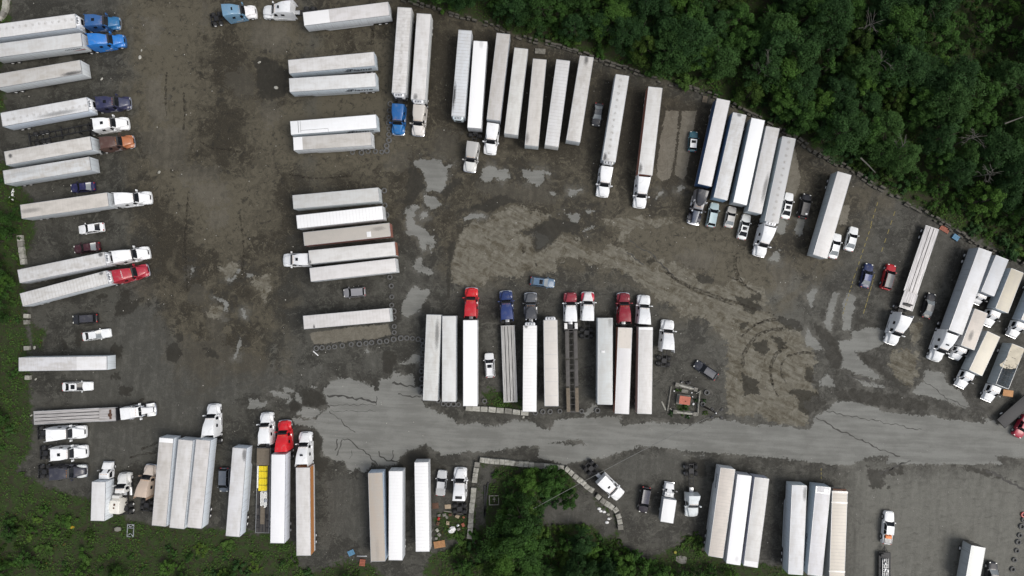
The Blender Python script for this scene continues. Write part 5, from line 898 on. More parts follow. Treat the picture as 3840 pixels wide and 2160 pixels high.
car('N',(402,492),(355,667),'sedan',(.76,.78,.78),'white sedan in the open beside the half hidden one', rearglass='glassl')
car('N',(512,760),(470,937),'sedan',(.012,.022,.085),'royal blue sedan on the yellow line', roofc=(.02,.045,.17), rearglass='glassl')
car('N',(674,767),(622,950),'suv',(.38,.012,.018),'red off road car with a black soft top', softtop=(.05,.055,.065))
car('N',(972,978),(920,1160),'sedan',(.018,.019,.023),'black sedan right of the flatbed with a raised front deck', glass='glassl', roofc=(.03,.032,.04))
car('P',(752,730),(798,440),'suv',(.025,.02,.026),'black sport utility car left of the white box van', roofc=(.045,.045,.065))
def q_tools(t,k,w,zr,dk,hh):
    link('toolbox', MB().box(-1.15,-.95+.0,-w*.62,w*.62,dk-.0,dk+.06,.01).box(-1.45,-1.05,-w*.55,w*.6,dk+.04,dk+.34,.03).mesh('toolbox', M['orange']), t)
    link('side_tail', MB().box(-2.36,-2.2,-w*.7,w*.7,dk-.3,dk-.05,.03).mesh('tailgate', M['paint']), t, (.5,.5,.5)).name = 'tailgate'
car('Q',(1250,434),(1215,816),'pickup',W_,'white pickup with an orange toolbox in its dark bed', bed=(.02,.02,.025), extras=q_tools)
car('Q',(2268,963),(2240,1235),'suv',(.018,.018,.024),'black sport utility car at the bottom edge beside the dark roofless box truck', glass='glassl')
car('O',(800,1408),(880,1265),'pickup',(.36,.02,.045),'red pickup at the east edge of the photograph', bed=(.03,.03,.03))
# ------------------------------------------------------------------ box trucks
box_truck('D',(832,597),(957,597),(948,950),(820,950),(985,415),'short white box truck with its cab to the north in the south west', roof=(.66,.66,.66), mot=.3, wall=(.72,.76,.80), H=3.7)
box_truck('O',(558,390),(645,435),(748,175),(660,142),(545,492),'silver roofed box truck wedged between a long trailer and the tan roofed one', roof=(.52,.54,.57), mot=.3, wall=(.36,.40,.45))
box_truck('O',(658,510),(742,550),(855,265),(765,235),(610,640),'box truck with a tan roof and its engine bay exposed', roof=(.52,.475,.37), mot=.5, wall=(.44,.50,.54), hood=True)
box_truck('O',(420,768),(505,808),(605,550),(510,515),(382,872),'box truck with a beige roof and rust brown stains', roof=(.58,.52,.46), mot=.5, wall=(.34,.35,.36), sm=(1.4,-.2,1.3,.75))
box_truck('O',(475,940),(560,988),(692,710),(597,675),(405,1062),'box truck with a clean cream roof, front of the east cluster', roof=(.66,.61,.50), mot=.25, wall=(.42,.46,.48))
box_truck('O',(660,1040),(745,1078),(862,795),(770,758),(590,1155),'box truck with a torn roof that shows its frame', wall=(.42,.46,.48), noroof=True)
box_truck('O',(835,590),(925,630),(1045,345),(955,310),(775,715),'box truck cut by the east edge of the photograph', roof=(.66,.64,.58), mot=.4, wall=(.46,.52,.58))
def van_rack(r):
    t, h, w, a = r; link('ladder_rack', MB().box(h+.3,h+.36,-.9,.9,1.95,2.0).box(h+.9,h+.96,-.9,.9,1.95,2.0).box(h+.3,h+.96,-.7,-.66,2.0,2.04).box(h+.3,h+.96,-.2,-.16,2.0,2.04).box(h+.3,h+.96,.4,.44,2.0,2.04).mesh('ladder_rack', M['alu']), t)
van_rack(box_truck('P',(995,570),(1137,597),(1102,857),(955,830),(1065,392),'white box van with a rack over its cab, left of the day cab tractor', roof=(.80,.80,.80), mot=.08, wall=(.50,.52,.54), H=3.0, pickupcab=True))
box_truck('Q',(1990,1157),(2135,1197),(2200,835),(2055,795),(1960,1330),'white box truck with an open dark rear door at the bottom edge', roof=(.76,.77,.74), mot=.1, wall=(.40,.43,.45), H=3.5, door=(.03,.03,.03))
# ------------------------------------------------------------------ flatbeds and chassis
t, h, w = flatbed('C',(1070,1175),(1075,1295),(312,1335),(305,1215),'empty step deck trailer with a rusty strap pile behind the classic white tractor', col=(.50,.48,.47), step=3.4, boards=1)
link('strap_pile', MB().lathe([(.1,.0),(.34,.05),(.38,.2),(.2,.3),(.1,.2)], 'z', 14, 0, (h-1.3,-.1,1.87)).box(h-1.5,h-1.1,-.9,.9,1.87,1.93,.02).mesh('strap_pile', M['rust']), t); link('headboard', MB().box(h+.08,h+.22,-1.25,1.25,1.5,2.5,.02).mesh('headboard', M['dark']), t)
flatbed('I',(825,470),(955,470),(980,1208),(855,1210),'long aluminium flatbed with dark grooves behind the navy tractor', col=(.52,.51,.49), boards=3)
t, h, w = flatbed('N',(720,1075),(820,1110),(1020,512),(925,480),'aluminium drop deck trailer with a raised front deck and a dark strap pile', col=(.66,.64,.64), step=3.2, boards=2)
link('strap_pile', MB().box(h-1.0,h-.5,-.8,.6,1.85,2.05,.06).box(h-1.1,h-.8,-.3,.9,1.85,2.1,.06).mesh('strap_pile', M['black']), t)
t, h, w = flatbed('E',(865,425),(970,425),(950,1105),(855,1100),'dark lowboy trailer with planked decks loaded with yellow pipes', col=(.035,.033,.032), H=1.0, boards=1, name='lowboy_trailer')
link('front_deck', MB().box(h-3.2,h,-1.2,1.2,1.0,1.45,.02).mesh('front_deck', M['plank']), t); link('rear_plank', MB().box(-h+1.6,-h+5.0,-.42,.42,1.01,1.08,.01).mesh('rear_plank', M['plank']), t)
def on_bed(name, label, cat, mb, m, group=None):
    o = thing(name, label, cat, t.location, t.rotation_euler.z, group); link(name.split('_')[-1] if '_' in name else 'body', mb.mesh(name, M[m]), o); return o
pb = MB()
for k in range(5):
    for r in range(2): pb.cyl((h-8.0,-.66+k*.29+.14*r,1.16+r*.25),(h-3.35,-.66+k*.29+.14*r,1.16+r*.25),.138,None,10)
o = on_bed('pipe_bundle', 'bundle of bright yellow pipes strapped on the lowboy trailer', 'pipes', pb, 'yellow')
sb = MB()
for x in (h-4.3,h-5.6,h-6.9): sb.box(x-.03,x+.03,-.84,.70,1.0,1.58)
link('strap', sb.mesh('strap', M['black']), o)
sp = MB()
for k in range(6): sp.cyl((h-11.0+random.uniform(-.3,.3),-.75+k*.22,1.1),(h-8.3+random.uniform(-.3,.3),-.7+k*.22,1.1),.06,None,8)
for k in range(3): sp.cyl((h-7.6,.85+k*.13,1.08),(h-3.4,.85+k*.13,1.08),.05,None,8)
sp.box(h-8.3,h-8.0,-.8,-.1,1.02,1.3,.03).box(h-10.2,h-9.6,-.9,-.3,1.02,1.35,.03)
on_bed('steel_tubes', 'loose silver steel tubes lying behind the yellow pipes on the lowboy', 'tubes', sp, 'alu')
st = MB().box(-h+4.6,-h+5.2,.6,1.0,1.02,1.15,.03).box(-h+2.6,-h+3.3,.6,1.0,1.02,1.15,.03).box(-h+2.8,-h+3.4,-1.0,-.6,1.02,1.15,.03)
link('bed_plates', st.mesh('bed_plates', M['dark']), t)
t2, h2 = chassis_trailer('A',(935,1268),(292,1400),'bare black container chassis with tandem wheels behind the white tractor in the west column')
for y in (-.92,.92): wheel(WT, t2, -h2+3.2, y)
t3, h3 = chassis_trailer('I',(1505,500),(1522,1310),'bare brown and grey steel chassis trailer with side decks in the centre row', W=1.0, wide=1.15)
link('mudguard', MB().box(h3-.1,h3+1.1,-1.25,-.7,1.12,1.18,.02).box(h3-.1,h3+1.1,.7,1.25,1.12,1.18,.02).mesh('mudguard', M['white']), t3)
t8, h8, w8 = flatbed('O',(855,1110),(945,1165),(745,1345),(650,1290),'black flatbed body by the red pickup at the east edge', col=(.045,.048,.055), H=1.2, W=2.2, axles=1, tandem=2.2)
# trailer behind the white pickup
t, h, w = flatbed('Q',(1150,875),(1255,875),(1265,1230),(1140,1230),'small black trailer carrying a pale metal frame behind the white pickup', col=(.02,.02,.025), H=.75, W=2.2, axles=1, tandem=2.6, name='utility_trailer')
for tt in (t, t8):          # both dark trailers have black rims and decks
    for c in tt.children:
        if c.name.startswith(('edge_rail', 'deck')): c.data.materials[0] = M['dark']
e = MB().cyl((h,0,.7),(h+1.3,0,.7),.06,None,8).cyl((h,-.7,.7),(h+1.2,0,.7),.05,None,8).cyl((h,.7,.7),(h+1.2,0,.7),.05,None,8).box(h-.6,h-.1,.2,.9,.77,1.2,.08); link('drawbar', e.mesh('drawbar', M['dark']), t)
o = thing('metal_frame', 'pale metal machine frame lying on the small black trailer', 'machine', t.location, t.rotation_euler.z); fr = MB()
for y in (-.5,-.15,.2,.5): fr.box(-h+.3,h-1.0,y-.04,y+.04,.78,1.0,.01)
for k in range(11): fr.box(-h+.3+k*.42,-h+.37+k*.42,-.48,.48,.84,1.02,.01)
for k in range(12): x = random.uniform(-h+.4,h-1.2); y = random.uniform(-.5,.4); fr.box(x,x+random.uniform(.15,.5),y,y+random.uniform(.1,.3),.95,random.uniform(1.1,1.3),.02)
link('lattice', fr.mesh('lattice', M['rail']), o)
# old yard tractor with a detached rounded sleeper behind it
t = tractor('D',(1132,512),(1080,655),'old white cab truck beside the short box truck in the south west', (.72,.72,.70), kind='d', bump=(.6,.6,.58), k=.9, deck=True)
o = thing('engine_cover', 'rounded white body shell with a rust stain lying behind the old cab truck', 'vehicle part', pw('D',1100,790), R(86))
link('shell', MB().loft([ring(x, a, b, .3, zz, .3, .05) for x, a, b, zz in ((-1.55,.9,.8,1.7),(-1.3,1.15,1.0,2.3),(0,1.3,1.1,2.6),(1.1,1.2,.95,2.4),(1.5,1.0,.8,1.9))]).mesh('shell', M['paint']), o, (.72,.70,.64))
link('rust_stain', MB().lathe([(0,.012),(.16,.01),(.22,0)], 'z', 12, 0, (.45,-.1,2.585)).lathe([(0,.012),(.12,.01),(.18,0)], 'z', 12, 0, (-.15,-.05,2.62)).mesh('rust_stain', M['rust']), o)
link('front_box', MB().box(1.55,2.1,-.75,.6,1.2,2.3,.06).mesh('front_box', M['paint']), o, (.6,.6,.58))
# ------------------------------------------------------------------ loose tyres
TY = MB().lathe([(.28,.02),(.34,.0),(.47,.0),(.52,.06),(.52,.22),(.47,.28),(.34,.28),(.28,.26),(.28,.02)], 'z', 20).mesh('loose_tyre', simple('grey worn rubber', (.10,.10,.098), .85, 0, .45, 3))
TYR = TY.copy(); TYR.materials.clear(); TYR.materials.append(M['red'])
def tyres(z, pts, label, group):
    for x, y in pts:
        o = link('loose_tyre', TY); p = pw(z, x, y); s = random.uniform(.9, 1.12); put(o, (p.x, p.y, 0), random.uniform(0, 6), s); tag(o, label, 'tyre', group)
tyres('H',[(1595,885),(1588,940),(1583,1000),(1582,1045),(1583,1095),(1583,1143),(1583,1193),(1563,1240),(1565,1282),(1522,1292),(1467,1287),(1405,1285),(1350,1298),(1273,1295)],'worn black truck tyre in the curved line beside the deep blue south facing tractor','tyres curving round the shorter beige roofed trailer')
tyres('G',[(767,152),(770,263),(783,335),(810,803),(820,870),(824,952),(823,1015),(838,1060),(841,1110)],'black truck tyre in the sparse line east of the middle stack of trailers','tyres along the east ends of the middle stack')
tyres('G',[(842,1175),(842,1220),(838,1272),(785,1285),(733,1290),(672,1297),(630,1302),(580,1307),(518,1310),(450,1320),(393,1328),(349,1335),(298,1335),(256,1340)],'truck tyre in the row edging the dry rectangle on the ground','tyres edging the dry rectangle')
tyres('G',[(892,1263),(937,1262),(980,1265)],'truck tyre in the short gap row between the dry rectangle and the slanting trailer','tyres in the short gap row')
tyres('I',[(22,600),(65,615),(72,665),(70,725),(65,790),(58,850),(55,910),(60,985),(60,1065),(50,1115)],'truck tyre in the line along the west side of the slanting mouldy trailer','tyres along the slanting trailer')
tyres('I',[(218,1195),(265,1225),(315,1230),(365,1228),(412,1232)],'truck tyre in the row below the rear ends of the two westernmost centre trailers','tyres below the western centre trailers')
tyres('I',[(665,1200)],'single truck tyre in the weeds left of the aluminium flatbed',None)
tyres('I',[(1158,1312),(1230,1302),(1300,1302),(1395,1297),(1605,1297)],'truck tyre in the row behind the reefer trailers of the centre row','tyres behind the centre reefers')
tyres('J',[(155,1290)],'single truck tyre on the pale dry patch below the grey green trailer',None)
tyres('J',[(1215,1117)],'upper tyre beside the garden island with a pale stone in it',None); tyres('J',[(1177,1228)],'lower tyre beside the garden island near the lamp pole foot',None)
tyres('Q',[(2572,548),(2548,613),(2530,700),(2515,767),(2502,852),(2478,943),(2460,1035)],'truck tyre in the curved row at the south east corner','tyres at the south east corner')
o = link('loose_tyre', TYR); p = pw('Q',2566,497); put(o, (p.x, p.y, 0)); tag(o, 'dull red painted tyre at the top of the south east row', 'tyre')
# ------------------------------------------------------------------ cast concrete blocks
BL = []
for k in range(3):
    mb = MB().box(-.46,.46,-.46,.46,0,.72,.03).box(-.16,.16,-.13,.13,.72,.76,.02); mb.box(-.40,.40,.33,.36,.72,.725).box(-.36,-.33,-.40,.33,.72,.725)
    BL.append(mb.mesh('concrete_block', [M['conc'], M['conc'], M['concd']][k]))
def blocks(z, pts, label, group, sx=1.0):
    n = len(pts)
    for i, q in enumerate(pts):
        a = pts[max(0, i-1)]; b = pts[min(n-1, i+1)]; d = pw(z, *b)-pw(z, *a); p = pw(z, *q)
        o = link('concrete_block', BL[random.choice((0, 0, 1, 2))]); put(o, (p.x, p.y, 0), math.atan2(d.y, d.x)+random.uniform(-.05, .05)); o.scale = (sx*random.uniform(.96, 1.02), random.uniform(.98, 1.1), random.uniform(.95, 1.05)); tag(o, label, 'block', group)
blocks('S',[(303,230),(355,237),(407,243),(459,247),(511,250),(562,255),(612,262),(660,268),(708,272),(762,275),(815,282),(866,288),(918,292),(970,297),(1022,302),(1075,307),(1128,310)],'pale concrete block in the long wall along the south edge of the road','blocks along the road')
blocks('S',[(250,277),(240,335),(232,387),(225,440)],'pale concrete block in the upper short run beside the white bobtail','upper blocks beside the bobtail')
blocks('S',[(214,545),(210,597),(205,650),(197,705),(193,757),(188,810),(185,862),(182,915),(178,970),(172,1022)],'weathered concrete block in the lower run between the junk pile and the thicket','lower blocks beside the junk pile')
blocks('S',[(1187,328),(1230,365),(1275,405),(1318,440),(1357,470),(1395,510),(1440,540)],'concrete block in the diagonal run left of the diagonal white tractor','diagonal block run')
blocks('S',[(1512,613),(1560,655),(1605,687),(1648,717),(1693,750),(1722,815),(1735,872),(1742,930)],'concrete block in the bending run between the rubbish heap and the black car','bending block run')
blocks('I',[(520,1266),(587,1270),(662,1275),(740,1280),(817,1287),(897,1293),(975,1303),(1055,1310)],'grey concrete block in the row below the aluminium flatbed','blocks below the aluminium flatbed', 1.5)
blocks('A',[(78,20),(72,62),(66,105),(48,150),(20,185)],'concrete block in the mossy stack at the north west corner','blocks at the north west corner', 1.2)
blocks('B',[(205,985),(212,1040),(218,1095),(225,1150),(235,1205)],'rough concrete block in the line under the west trees near the white reefers','blocks under the west trees', 1.2)
blocks('C',[(258,350),(255,405),(268,905),(260,640)],'stray concrete block at the west verge beside the black sport utility car','stray blocks at the west verge', .9)
o = link('concrete_slab', MB().box(-1.0,1.0,-.5,.5,0,.35,.05).mesh('concrete_slab', M['concd'])); put(o, pw('K',883,275), R(-4)); tag(o, 'loose grey concrete slab above the cream roofed trailer', 'slab')
# rough retaining wall of stone courses at the wood's edge
WL = [(1480,-12),(1528,9),(1616,35),(1724,70),(1854,105),(1956,149),(2105,182),(2264,238),(2352,265),(2436,300),(2595,340),(2692,368),(2760,405),(2984,525),(3040,574),(3183,640),(3270,696),(3386,764),(3473,812),(3555,855),(3662,923),(3753,957),(3860,1010)]
wm = MB()
for (a, b) in zip(WL[:-1], WL[1:]):
    A_, B_ = pw('X', *a), pw('X', *b); n = max(1, int((B_-A_).length/1.05)); d = (B_-A_).normalized(); o2 = Vector((-d.y, d.x, 0))
    for i in range(n):
        for row in range(2):
            c = A_.lerp(B_, (i+.5)/n)+o2*(.38*row+random.uniform(-.22, .22)); hw_ = .5*random.uniform(.5, 1.25); hd = .18*random.uniform(.8, 1.2); zt = .45+.32*row+random.uniform(-.08, .08)
            if random.random() < .3: continue
            V = [tuple(c+d*sx*hw_*random.uniform(.85,1.05)+o2*sy*hd+Vector((0,0,zz))) for zz in (0, zt) for sx, sy in ((-1,-1),(1,-1),(1,1),(-1,1))]
            wm.add(V, [(0,3,2,1),(4,5,6,7),(0,1,5,4),(1,2,6,5),(2,3,7,6),(3,0,4,7)])
tag(link('stone_wall', wm.mesh('stone_wall', M['stone'])), 'low rough stone wall along the foot of the wood north of the yard', 'wall')

# ------------------------------------------------------------------ trees
def leaf_mesh(name, mat, rad, ht, nclump, per, size, base=.25, flat=.75, seed=0, core=True):
    r = np.random.default_rng(seed); Vs, Fs, Sh = [], [], []
    for c in range(nclump):
        a = r.uniform(0, 2*np.pi); q = np.sqrt(r.uniform(0, 1)); h = r.uniform(0, 1)
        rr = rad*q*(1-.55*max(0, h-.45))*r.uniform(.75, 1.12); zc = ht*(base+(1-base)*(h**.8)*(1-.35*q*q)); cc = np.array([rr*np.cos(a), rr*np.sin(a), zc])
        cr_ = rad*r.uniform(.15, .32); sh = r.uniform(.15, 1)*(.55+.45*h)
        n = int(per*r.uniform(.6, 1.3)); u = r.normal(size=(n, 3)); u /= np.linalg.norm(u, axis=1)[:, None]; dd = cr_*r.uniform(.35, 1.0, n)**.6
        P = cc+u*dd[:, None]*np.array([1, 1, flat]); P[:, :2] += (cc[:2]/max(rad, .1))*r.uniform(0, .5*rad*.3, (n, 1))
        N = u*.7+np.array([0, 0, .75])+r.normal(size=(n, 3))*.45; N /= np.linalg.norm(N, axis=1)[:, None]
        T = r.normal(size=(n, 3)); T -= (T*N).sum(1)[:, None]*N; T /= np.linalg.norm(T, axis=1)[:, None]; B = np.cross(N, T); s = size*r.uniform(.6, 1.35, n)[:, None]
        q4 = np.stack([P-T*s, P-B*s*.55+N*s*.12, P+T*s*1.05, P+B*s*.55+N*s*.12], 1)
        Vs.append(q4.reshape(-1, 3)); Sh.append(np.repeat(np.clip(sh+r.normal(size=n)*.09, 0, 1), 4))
    V = np.concatenate(Vs); S_ = np.concatenate(Sh).astype(np.float32); k = len(V)//4
    me = bpy.data.meshes.new(name); me.vertices.add(len(V)); me.vertices.foreach_set('co', V.ravel()); me.loops.add(4*k); me.loops.foreach_set('vertex_index', np.arange(4*k)); me.polygons.add(k); me.polygons.foreach_set('loop_start', np.arange(0, 4*k, 4)); me.update(calc_edges=True)
    at = me.attributes.new('shade', 'FLOAT', 'POINT'); at.data.foreach_set('value', S_); me.materials.append(mat); return me
def trunk_mesh(rad, ht, seed):
    r = random.Random(seed); m = MB(); pts = [Vector((0,0,0))]
    for i in range(1, 5): pts.append(Vector((r.uniform(-.25,.25)*i*.5, r.uniform(-.25,.25)*i*.5, ht*.8*i/4)))
    m.tube(pts, [.2*rad/3, .17*rad/3, .13*rad/3, .09*rad/3, .03], 7)
    for i in range(9):
        a = r.uniform(0, 6.28); b = pts[1].lerp(pts[3], r.random()); L = rad*r.uniform(.5,.85); mid = b+Vector((math.cos(a)*L*.5, math.sin(a)*L*.5, ht*.12)); e = b+Vector((math.cos(a)*L, math.sin(a)*L, ht*.2)); m.tube([b, mid, e], [.07, .05, .02], 5)
    return m.mesh('trunk', M['bark'])
KIND = [('broadleaf_tree', LEAF[0], 3.4, 9.0, 60, 130, .155, .3), ('broadleaf_tree', LEAF[0], 2.8, 8.0, 46, 130, .15, .3), ('dense_tree', LEAF[1], 3.8, 11.0, 70, 125, .15, .3), ('dense_tree', LEAF[1], 3.0, 10.0, 54, 125, .145, .3), ('light_tree', LEAF[2], 2.7, 7.5, 46, 120, .15, .25), ('young_tree', LEAF[0], 1.9, 5.0, 24, 80, .17, .2)]
KM = [(k[0], leaf_mesh('crown', k[1], *k[2:7], k[7], .8, 100+i), trunk_mesh(k[2], k[3], i), k[2]) for i, k in enumerate(KIND)]
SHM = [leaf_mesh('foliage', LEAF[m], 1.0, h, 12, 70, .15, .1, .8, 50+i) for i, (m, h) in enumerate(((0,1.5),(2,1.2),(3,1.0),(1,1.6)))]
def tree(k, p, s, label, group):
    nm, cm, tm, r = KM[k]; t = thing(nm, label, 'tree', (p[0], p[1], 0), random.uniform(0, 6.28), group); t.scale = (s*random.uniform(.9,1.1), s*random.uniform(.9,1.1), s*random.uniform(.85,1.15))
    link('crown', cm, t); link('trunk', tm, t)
def shrub(p, s, label, group, k=None):
    o = link('shrub', SHM[random.choice((0,0,1,2,3,3)) if k is None else k]); put(o, (p[0], p[1], 0), random.uniform(0, 6.28)); o.scale = (s*random.uniform(.8,1.2), s*random.uniform(.8,1.2), s*random.uniform(.7,1.1)); tag(o, label, 'shrub', group)
def inpoly(P, x, y):
    c = False; n = len(P)
    for i in range(n):
        a, b = P[i], P[(i+1) % n]
        if (a[1] > y) != (b[1] > y) and x < a[0]+(y-a[1])*(b[0]-a[0])/(b[1]-a[1]): c = not c
    return c
def wall_y(px):      # photo height of the wall at photo column px
    for a, b in zip(WL[:-1], WL[1:]):
        if a[0] <= px <= b[0]: return a[1]+(b[1]-a[1])*(px-a[0])/(b[0]-a[0])
    return -40
wood = []
def scatter(poly_, dmin, tries, accept=None):
    xs = [p[0] for p in poly_]; ys = [p[1] for p in poly_]; out = []
    for _ in range(tries):
        x = random.uniform(min(xs), max(xs)); y = random.uniform(min(ys), max(ys))
        if not inpoly(poly_, x, y): continue
        dd = dmin*random.uniform(.8, 1.25)
        if all((x-a)**2+(y-b)**2 > dd*dd for a, b in out+wood): out.append((x, y))
    return out
FOREST = poly('X',(1580,-40),(1660,10),(1860,60),(2110,130),(2280,175),(2450,245),(2610,285),(2760,350),(2990,460),(3190,575),(3390,690),(3560,760),(3700,800),(3960,900),(3960,-120),(1580,-120))
TL = {'broadleaf_tree':'mid green broadleaf tree in the wood north of the yard','dense_tree':'dark green dense tree in the wood north of the yard','light_tree':'yellowish green tree with a loose crown in the wood north of the yard','young_tree':'young narrow tree at the edge of the wood north of the yard'}
LEFTCLEAR = [pw('X',3660,170).to_2d(), pw('X',3720,40).to_2d(), pw('X',3600,230).to_2d()]
for x, y in scatter(FOREST, 3.5, 9000):
    if len(wood) > 225: break
    wood.append((x, y)); east = x > 45; k = random.choices(range(6), (3,3,2.4,2.6,1.6,1.2) if not east else (2,2.2,3,4,1,2))[0]
    if any((Vector((x, y))-c).length < 6.0 for c in LEFTCLEAR): k = 5
    tree(k, (x, y), random.uniform(.72, 1.12), TL[KM[k][0]], 'trees of the northern wood: '+KM[k][0].replace('_', ' '))
def at(z, pts): return [(lambda p: (p.x, p.y))(pw(z, *p)) for p in pts]
for (q, k, s) in zip(at('S',[(720,760),(640,1000),(800,430),(1000,430),(1090,400),(1200,610),(480,1330),(1330,1010),(1290,1340),(1450,1400),(1620,1330),(1790,1390),(960,1320),(600,590),(580,830),(520,1150),(770,1180),(290,1190),(120,1310),(700,1400),(1010,1120),(1180,1060),(1440,1130),(1130,1420)]), (0,0,1,1,5,5,4,3,2,3,3,1,5,5,1,0,0,5,5,1,5,5,5,1), (1.05,1.3,.8,.9,1.0,.95,.9,.7,.9,.8,.8,.75,.9,.9,.8,.85,.95,.9,.8,.8,.8,.8,.8,.7)):
    wood.append(q); tree(k, q, s, {0:'large leafy green tree in the thicket inside the concrete block walls',1:'bushy tree just below the block wall along the road or at the south edge',5:'small bushy green tree by the bare earth inside the block walls',4:'bright yellow green tree at the south edge beside the block wall',3:'dark bushy tree along the south edge east of the block wall',2:'tall dark tree on the south edge below the bare earth'}[k], 'trees of the southern thicket, kind %s' % KM[k][0].replace('_', ' ')+' %d' % k)
for (q, k, s) in zip(at('P',[(340,1190),(500,1250),(650,1190),(760,1300),(900,1360),(1020,1400),(1160,1400),(1340,1390),(1500,1385),(1720,1425),(300,1350),(450,1410),(600,1400)]), (5,1,5,5,1,5,5,5,5,5,1,5,0), (.85,.75,.8,.9,.7,.8,.75,.8,.7,.7,.8,.9,.75)):
    wood.append(q); tree(k, q, s, 'bushy green tree along the south edge left of the three south east trailers', 'bushy trees along the south edge')
for (q, k, s) in zip(at('X',[(-22,275),(-25,345),(-30,500),(20,840),(15,905),(60,880),(10,1010),(35,1065),(15,1150),(15,1560),(-20,1450)]), (0,1,1,0,5,5,0,1,0,5,1), (.85,.7,.7,.8,.9,.8,.85,.75,.8,.8,.7)):
    wood.append(q); tree(k, q, s, 'green tree on the west edge leaning over the trailer ends', 'trees on the west edge')
for (q, k, s) in zip(at('X',[(120,2080),(40,2130),(330,2140),(470,2150),(640,2120),(700,2165),(880,2170),(1310,2165),(60,1990)]), (5,1,5,1,5,5,1,5,5), (.8,.6,.7,.6,.7,.8,.6,.7,.8)):
    wood.append(q); tree(k, q, s, 'low bushy tree in the overgrown south west corner', 'bushy trees of the south west corner')
# shrubs and weeds along the edges
def shrubs(z, poly_, dmin, tries, label, group, s0, s1, maxn=300, ks=None):
    out = []
    P_ = poly(z, *poly_)
    for _ in range(tries):
        xs = [p[0] for p in P_]; ys = [p[1] for p in P_]; x = random.uniform(min(xs), max(xs)); y = random.uniform(min(ys), max(ys))
        if inpoly(P_, x, y) and all((x-a)**2+(y-b)**2 > dmin*dmin for a, b in out) and len(out) < maxn:
            out.append((x, y)); shrub((x, y), random.uniform(s0, s1), label, group, None if ks is None else random.choice(ks))
shrubs('X',[(1620,20),(1860,85),(2110,165),(2280,215),(2450,280),(2610,320),(2760,385),(2990,500),(3190,615),(3390,740),(3560,830),(3760,940),(3900,1010),(3900,880),(3560,740),(3390,660),(3190,555),(2990,440),(2700,310),(2450,215),(2110,95),(1860,20),(1650,-30)],1.5,2500,'leafy shrub in the green fringe between the stone wall and the wood','shrubs along the stone wall',.8,1.8,84,(0,0,1,3,2))
shrubs('S',[(420,290),(1130,340),(1180,600),(1010,760),(900,900),(960,960),(1500,900),(1560,1120),(1780,1060),(1960,1250),(2100,1449),(0,1449),(20,1060),(420,1000),(560,700),(480,520)],1.15,3000,'leafy shrub in the southern thicket inside and below the block walls','shrubs of the southern thicket',.7,1.4,90,(0,0,1,3,2))
shrubs('X',[(0,1880),(200,1900),(480,1975),(840,2030),(1100,2090),(1400,2150),(1400,2190),(-40,2190),(-40,1880)],1.35,2500,'leafy weed clump in the overgrown strip at the south west','weed clumps of the south west strip',.5,1.2,75,(0,0,1,3,2))
shrubs('X',[(-20,650),(60,700),(110,790),(80,960),(80,1120),(70,1300),(90,1480),(60,1640),(100,1760),(-20,1860)],1.35,1800,'leafy clump on the west verge between trees and trailers','clumps on the west verge',.5,1.1,35,(0,0,2,3,1))
shrubs('P',[(1180,1020),(1330,960),(1440,1050),(1400,1180),(1210,1180)],1.0,200,'yellowish weed clump left of the three side by side south east trailers','weeds by the south east trailers',.4,.8,10,(2,1))
# uncountable ground cover: weeds and grass blades over the overgrown ground
def ground_cover():
    r = np.random.default_rng(5); V = []; Sh = []; n = 0
    nodes = np.argwhere(vegF > .1); nodes = nodes[(np.abs(gx[nodes[:, 1]]) < 108) & (np.abs(gy[nodes[:, 0]]) < 64)]
    pick = nodes[r.integers(0, len(nodes), 150000)]; P = np.stack([gx[pick[:, 1]], gy[pick[:, 0]]], 1)+r.uniform(-.25, .25, (len(pick), 2))
    cl = .5+.5*np.sin(P[:, 0]*.9+1.3*np.sin(P[:, 1]*.7))*np.sin(P[:, 1]*.8+1.7*np.sin(P[:, 0]*.5)); keep = r.uniform(size=len(P)) < (.25+.75*cl); P = P[keep]; cl = cl[keep]; k = len(P)
    h = r.uniform(.05, .42, k)*(.5+cl); a = r.uniform(0, 6.28, k); s = r.uniform(.07, .20, k)*(.7+.6*cl); T = np.stack([np.cos(a), np.sin(a), r.normal(size=k)*.3], 1); B = np.stack([-np.sin(a), np.cos(a), r.normal(size=k)*.35], 1); C = np.stack([P[:, 0], P[:, 1], h], 1)
    q4 = np.stack([C-T*s[:, None], C-B*s[:, None]*.6, C+T*s[:, None], C+B*s[:, None]*.6], 1).reshape(-1, 3); sh = np.repeat(np.clip(r.uniform(0, 1, k)*.7+.3*cl, 0, 1), 4).astype(np.float32); mi = (r.uniform(size=k) < .035).astype(np.int32)
    me = bpy.data.meshes.new('ground_cover'); me.vertices.add(4*k); me.vertices.foreach_set('co', q4.ravel()); me.loops.add(4*k); me.loops.foreach_set('vertex_index', np.arange(4*k)); me.polygons.add(k); me.polygons.foreach_set('loop_start', np.arange(0, 4*k, 4)); me.polygons.foreach_set('material_index', mi); me.update(calc_edges=True)
    at_ = me.attributes.new('shade', 'FLOAT', 'POINT'); at_.data.foreach_set('value', sh); me.materials.append(LEAF[3]); me.materials.append(LEAF[4]); return me
tag(link('ground_cover', ground_cover()), None, None, kind='stuff')
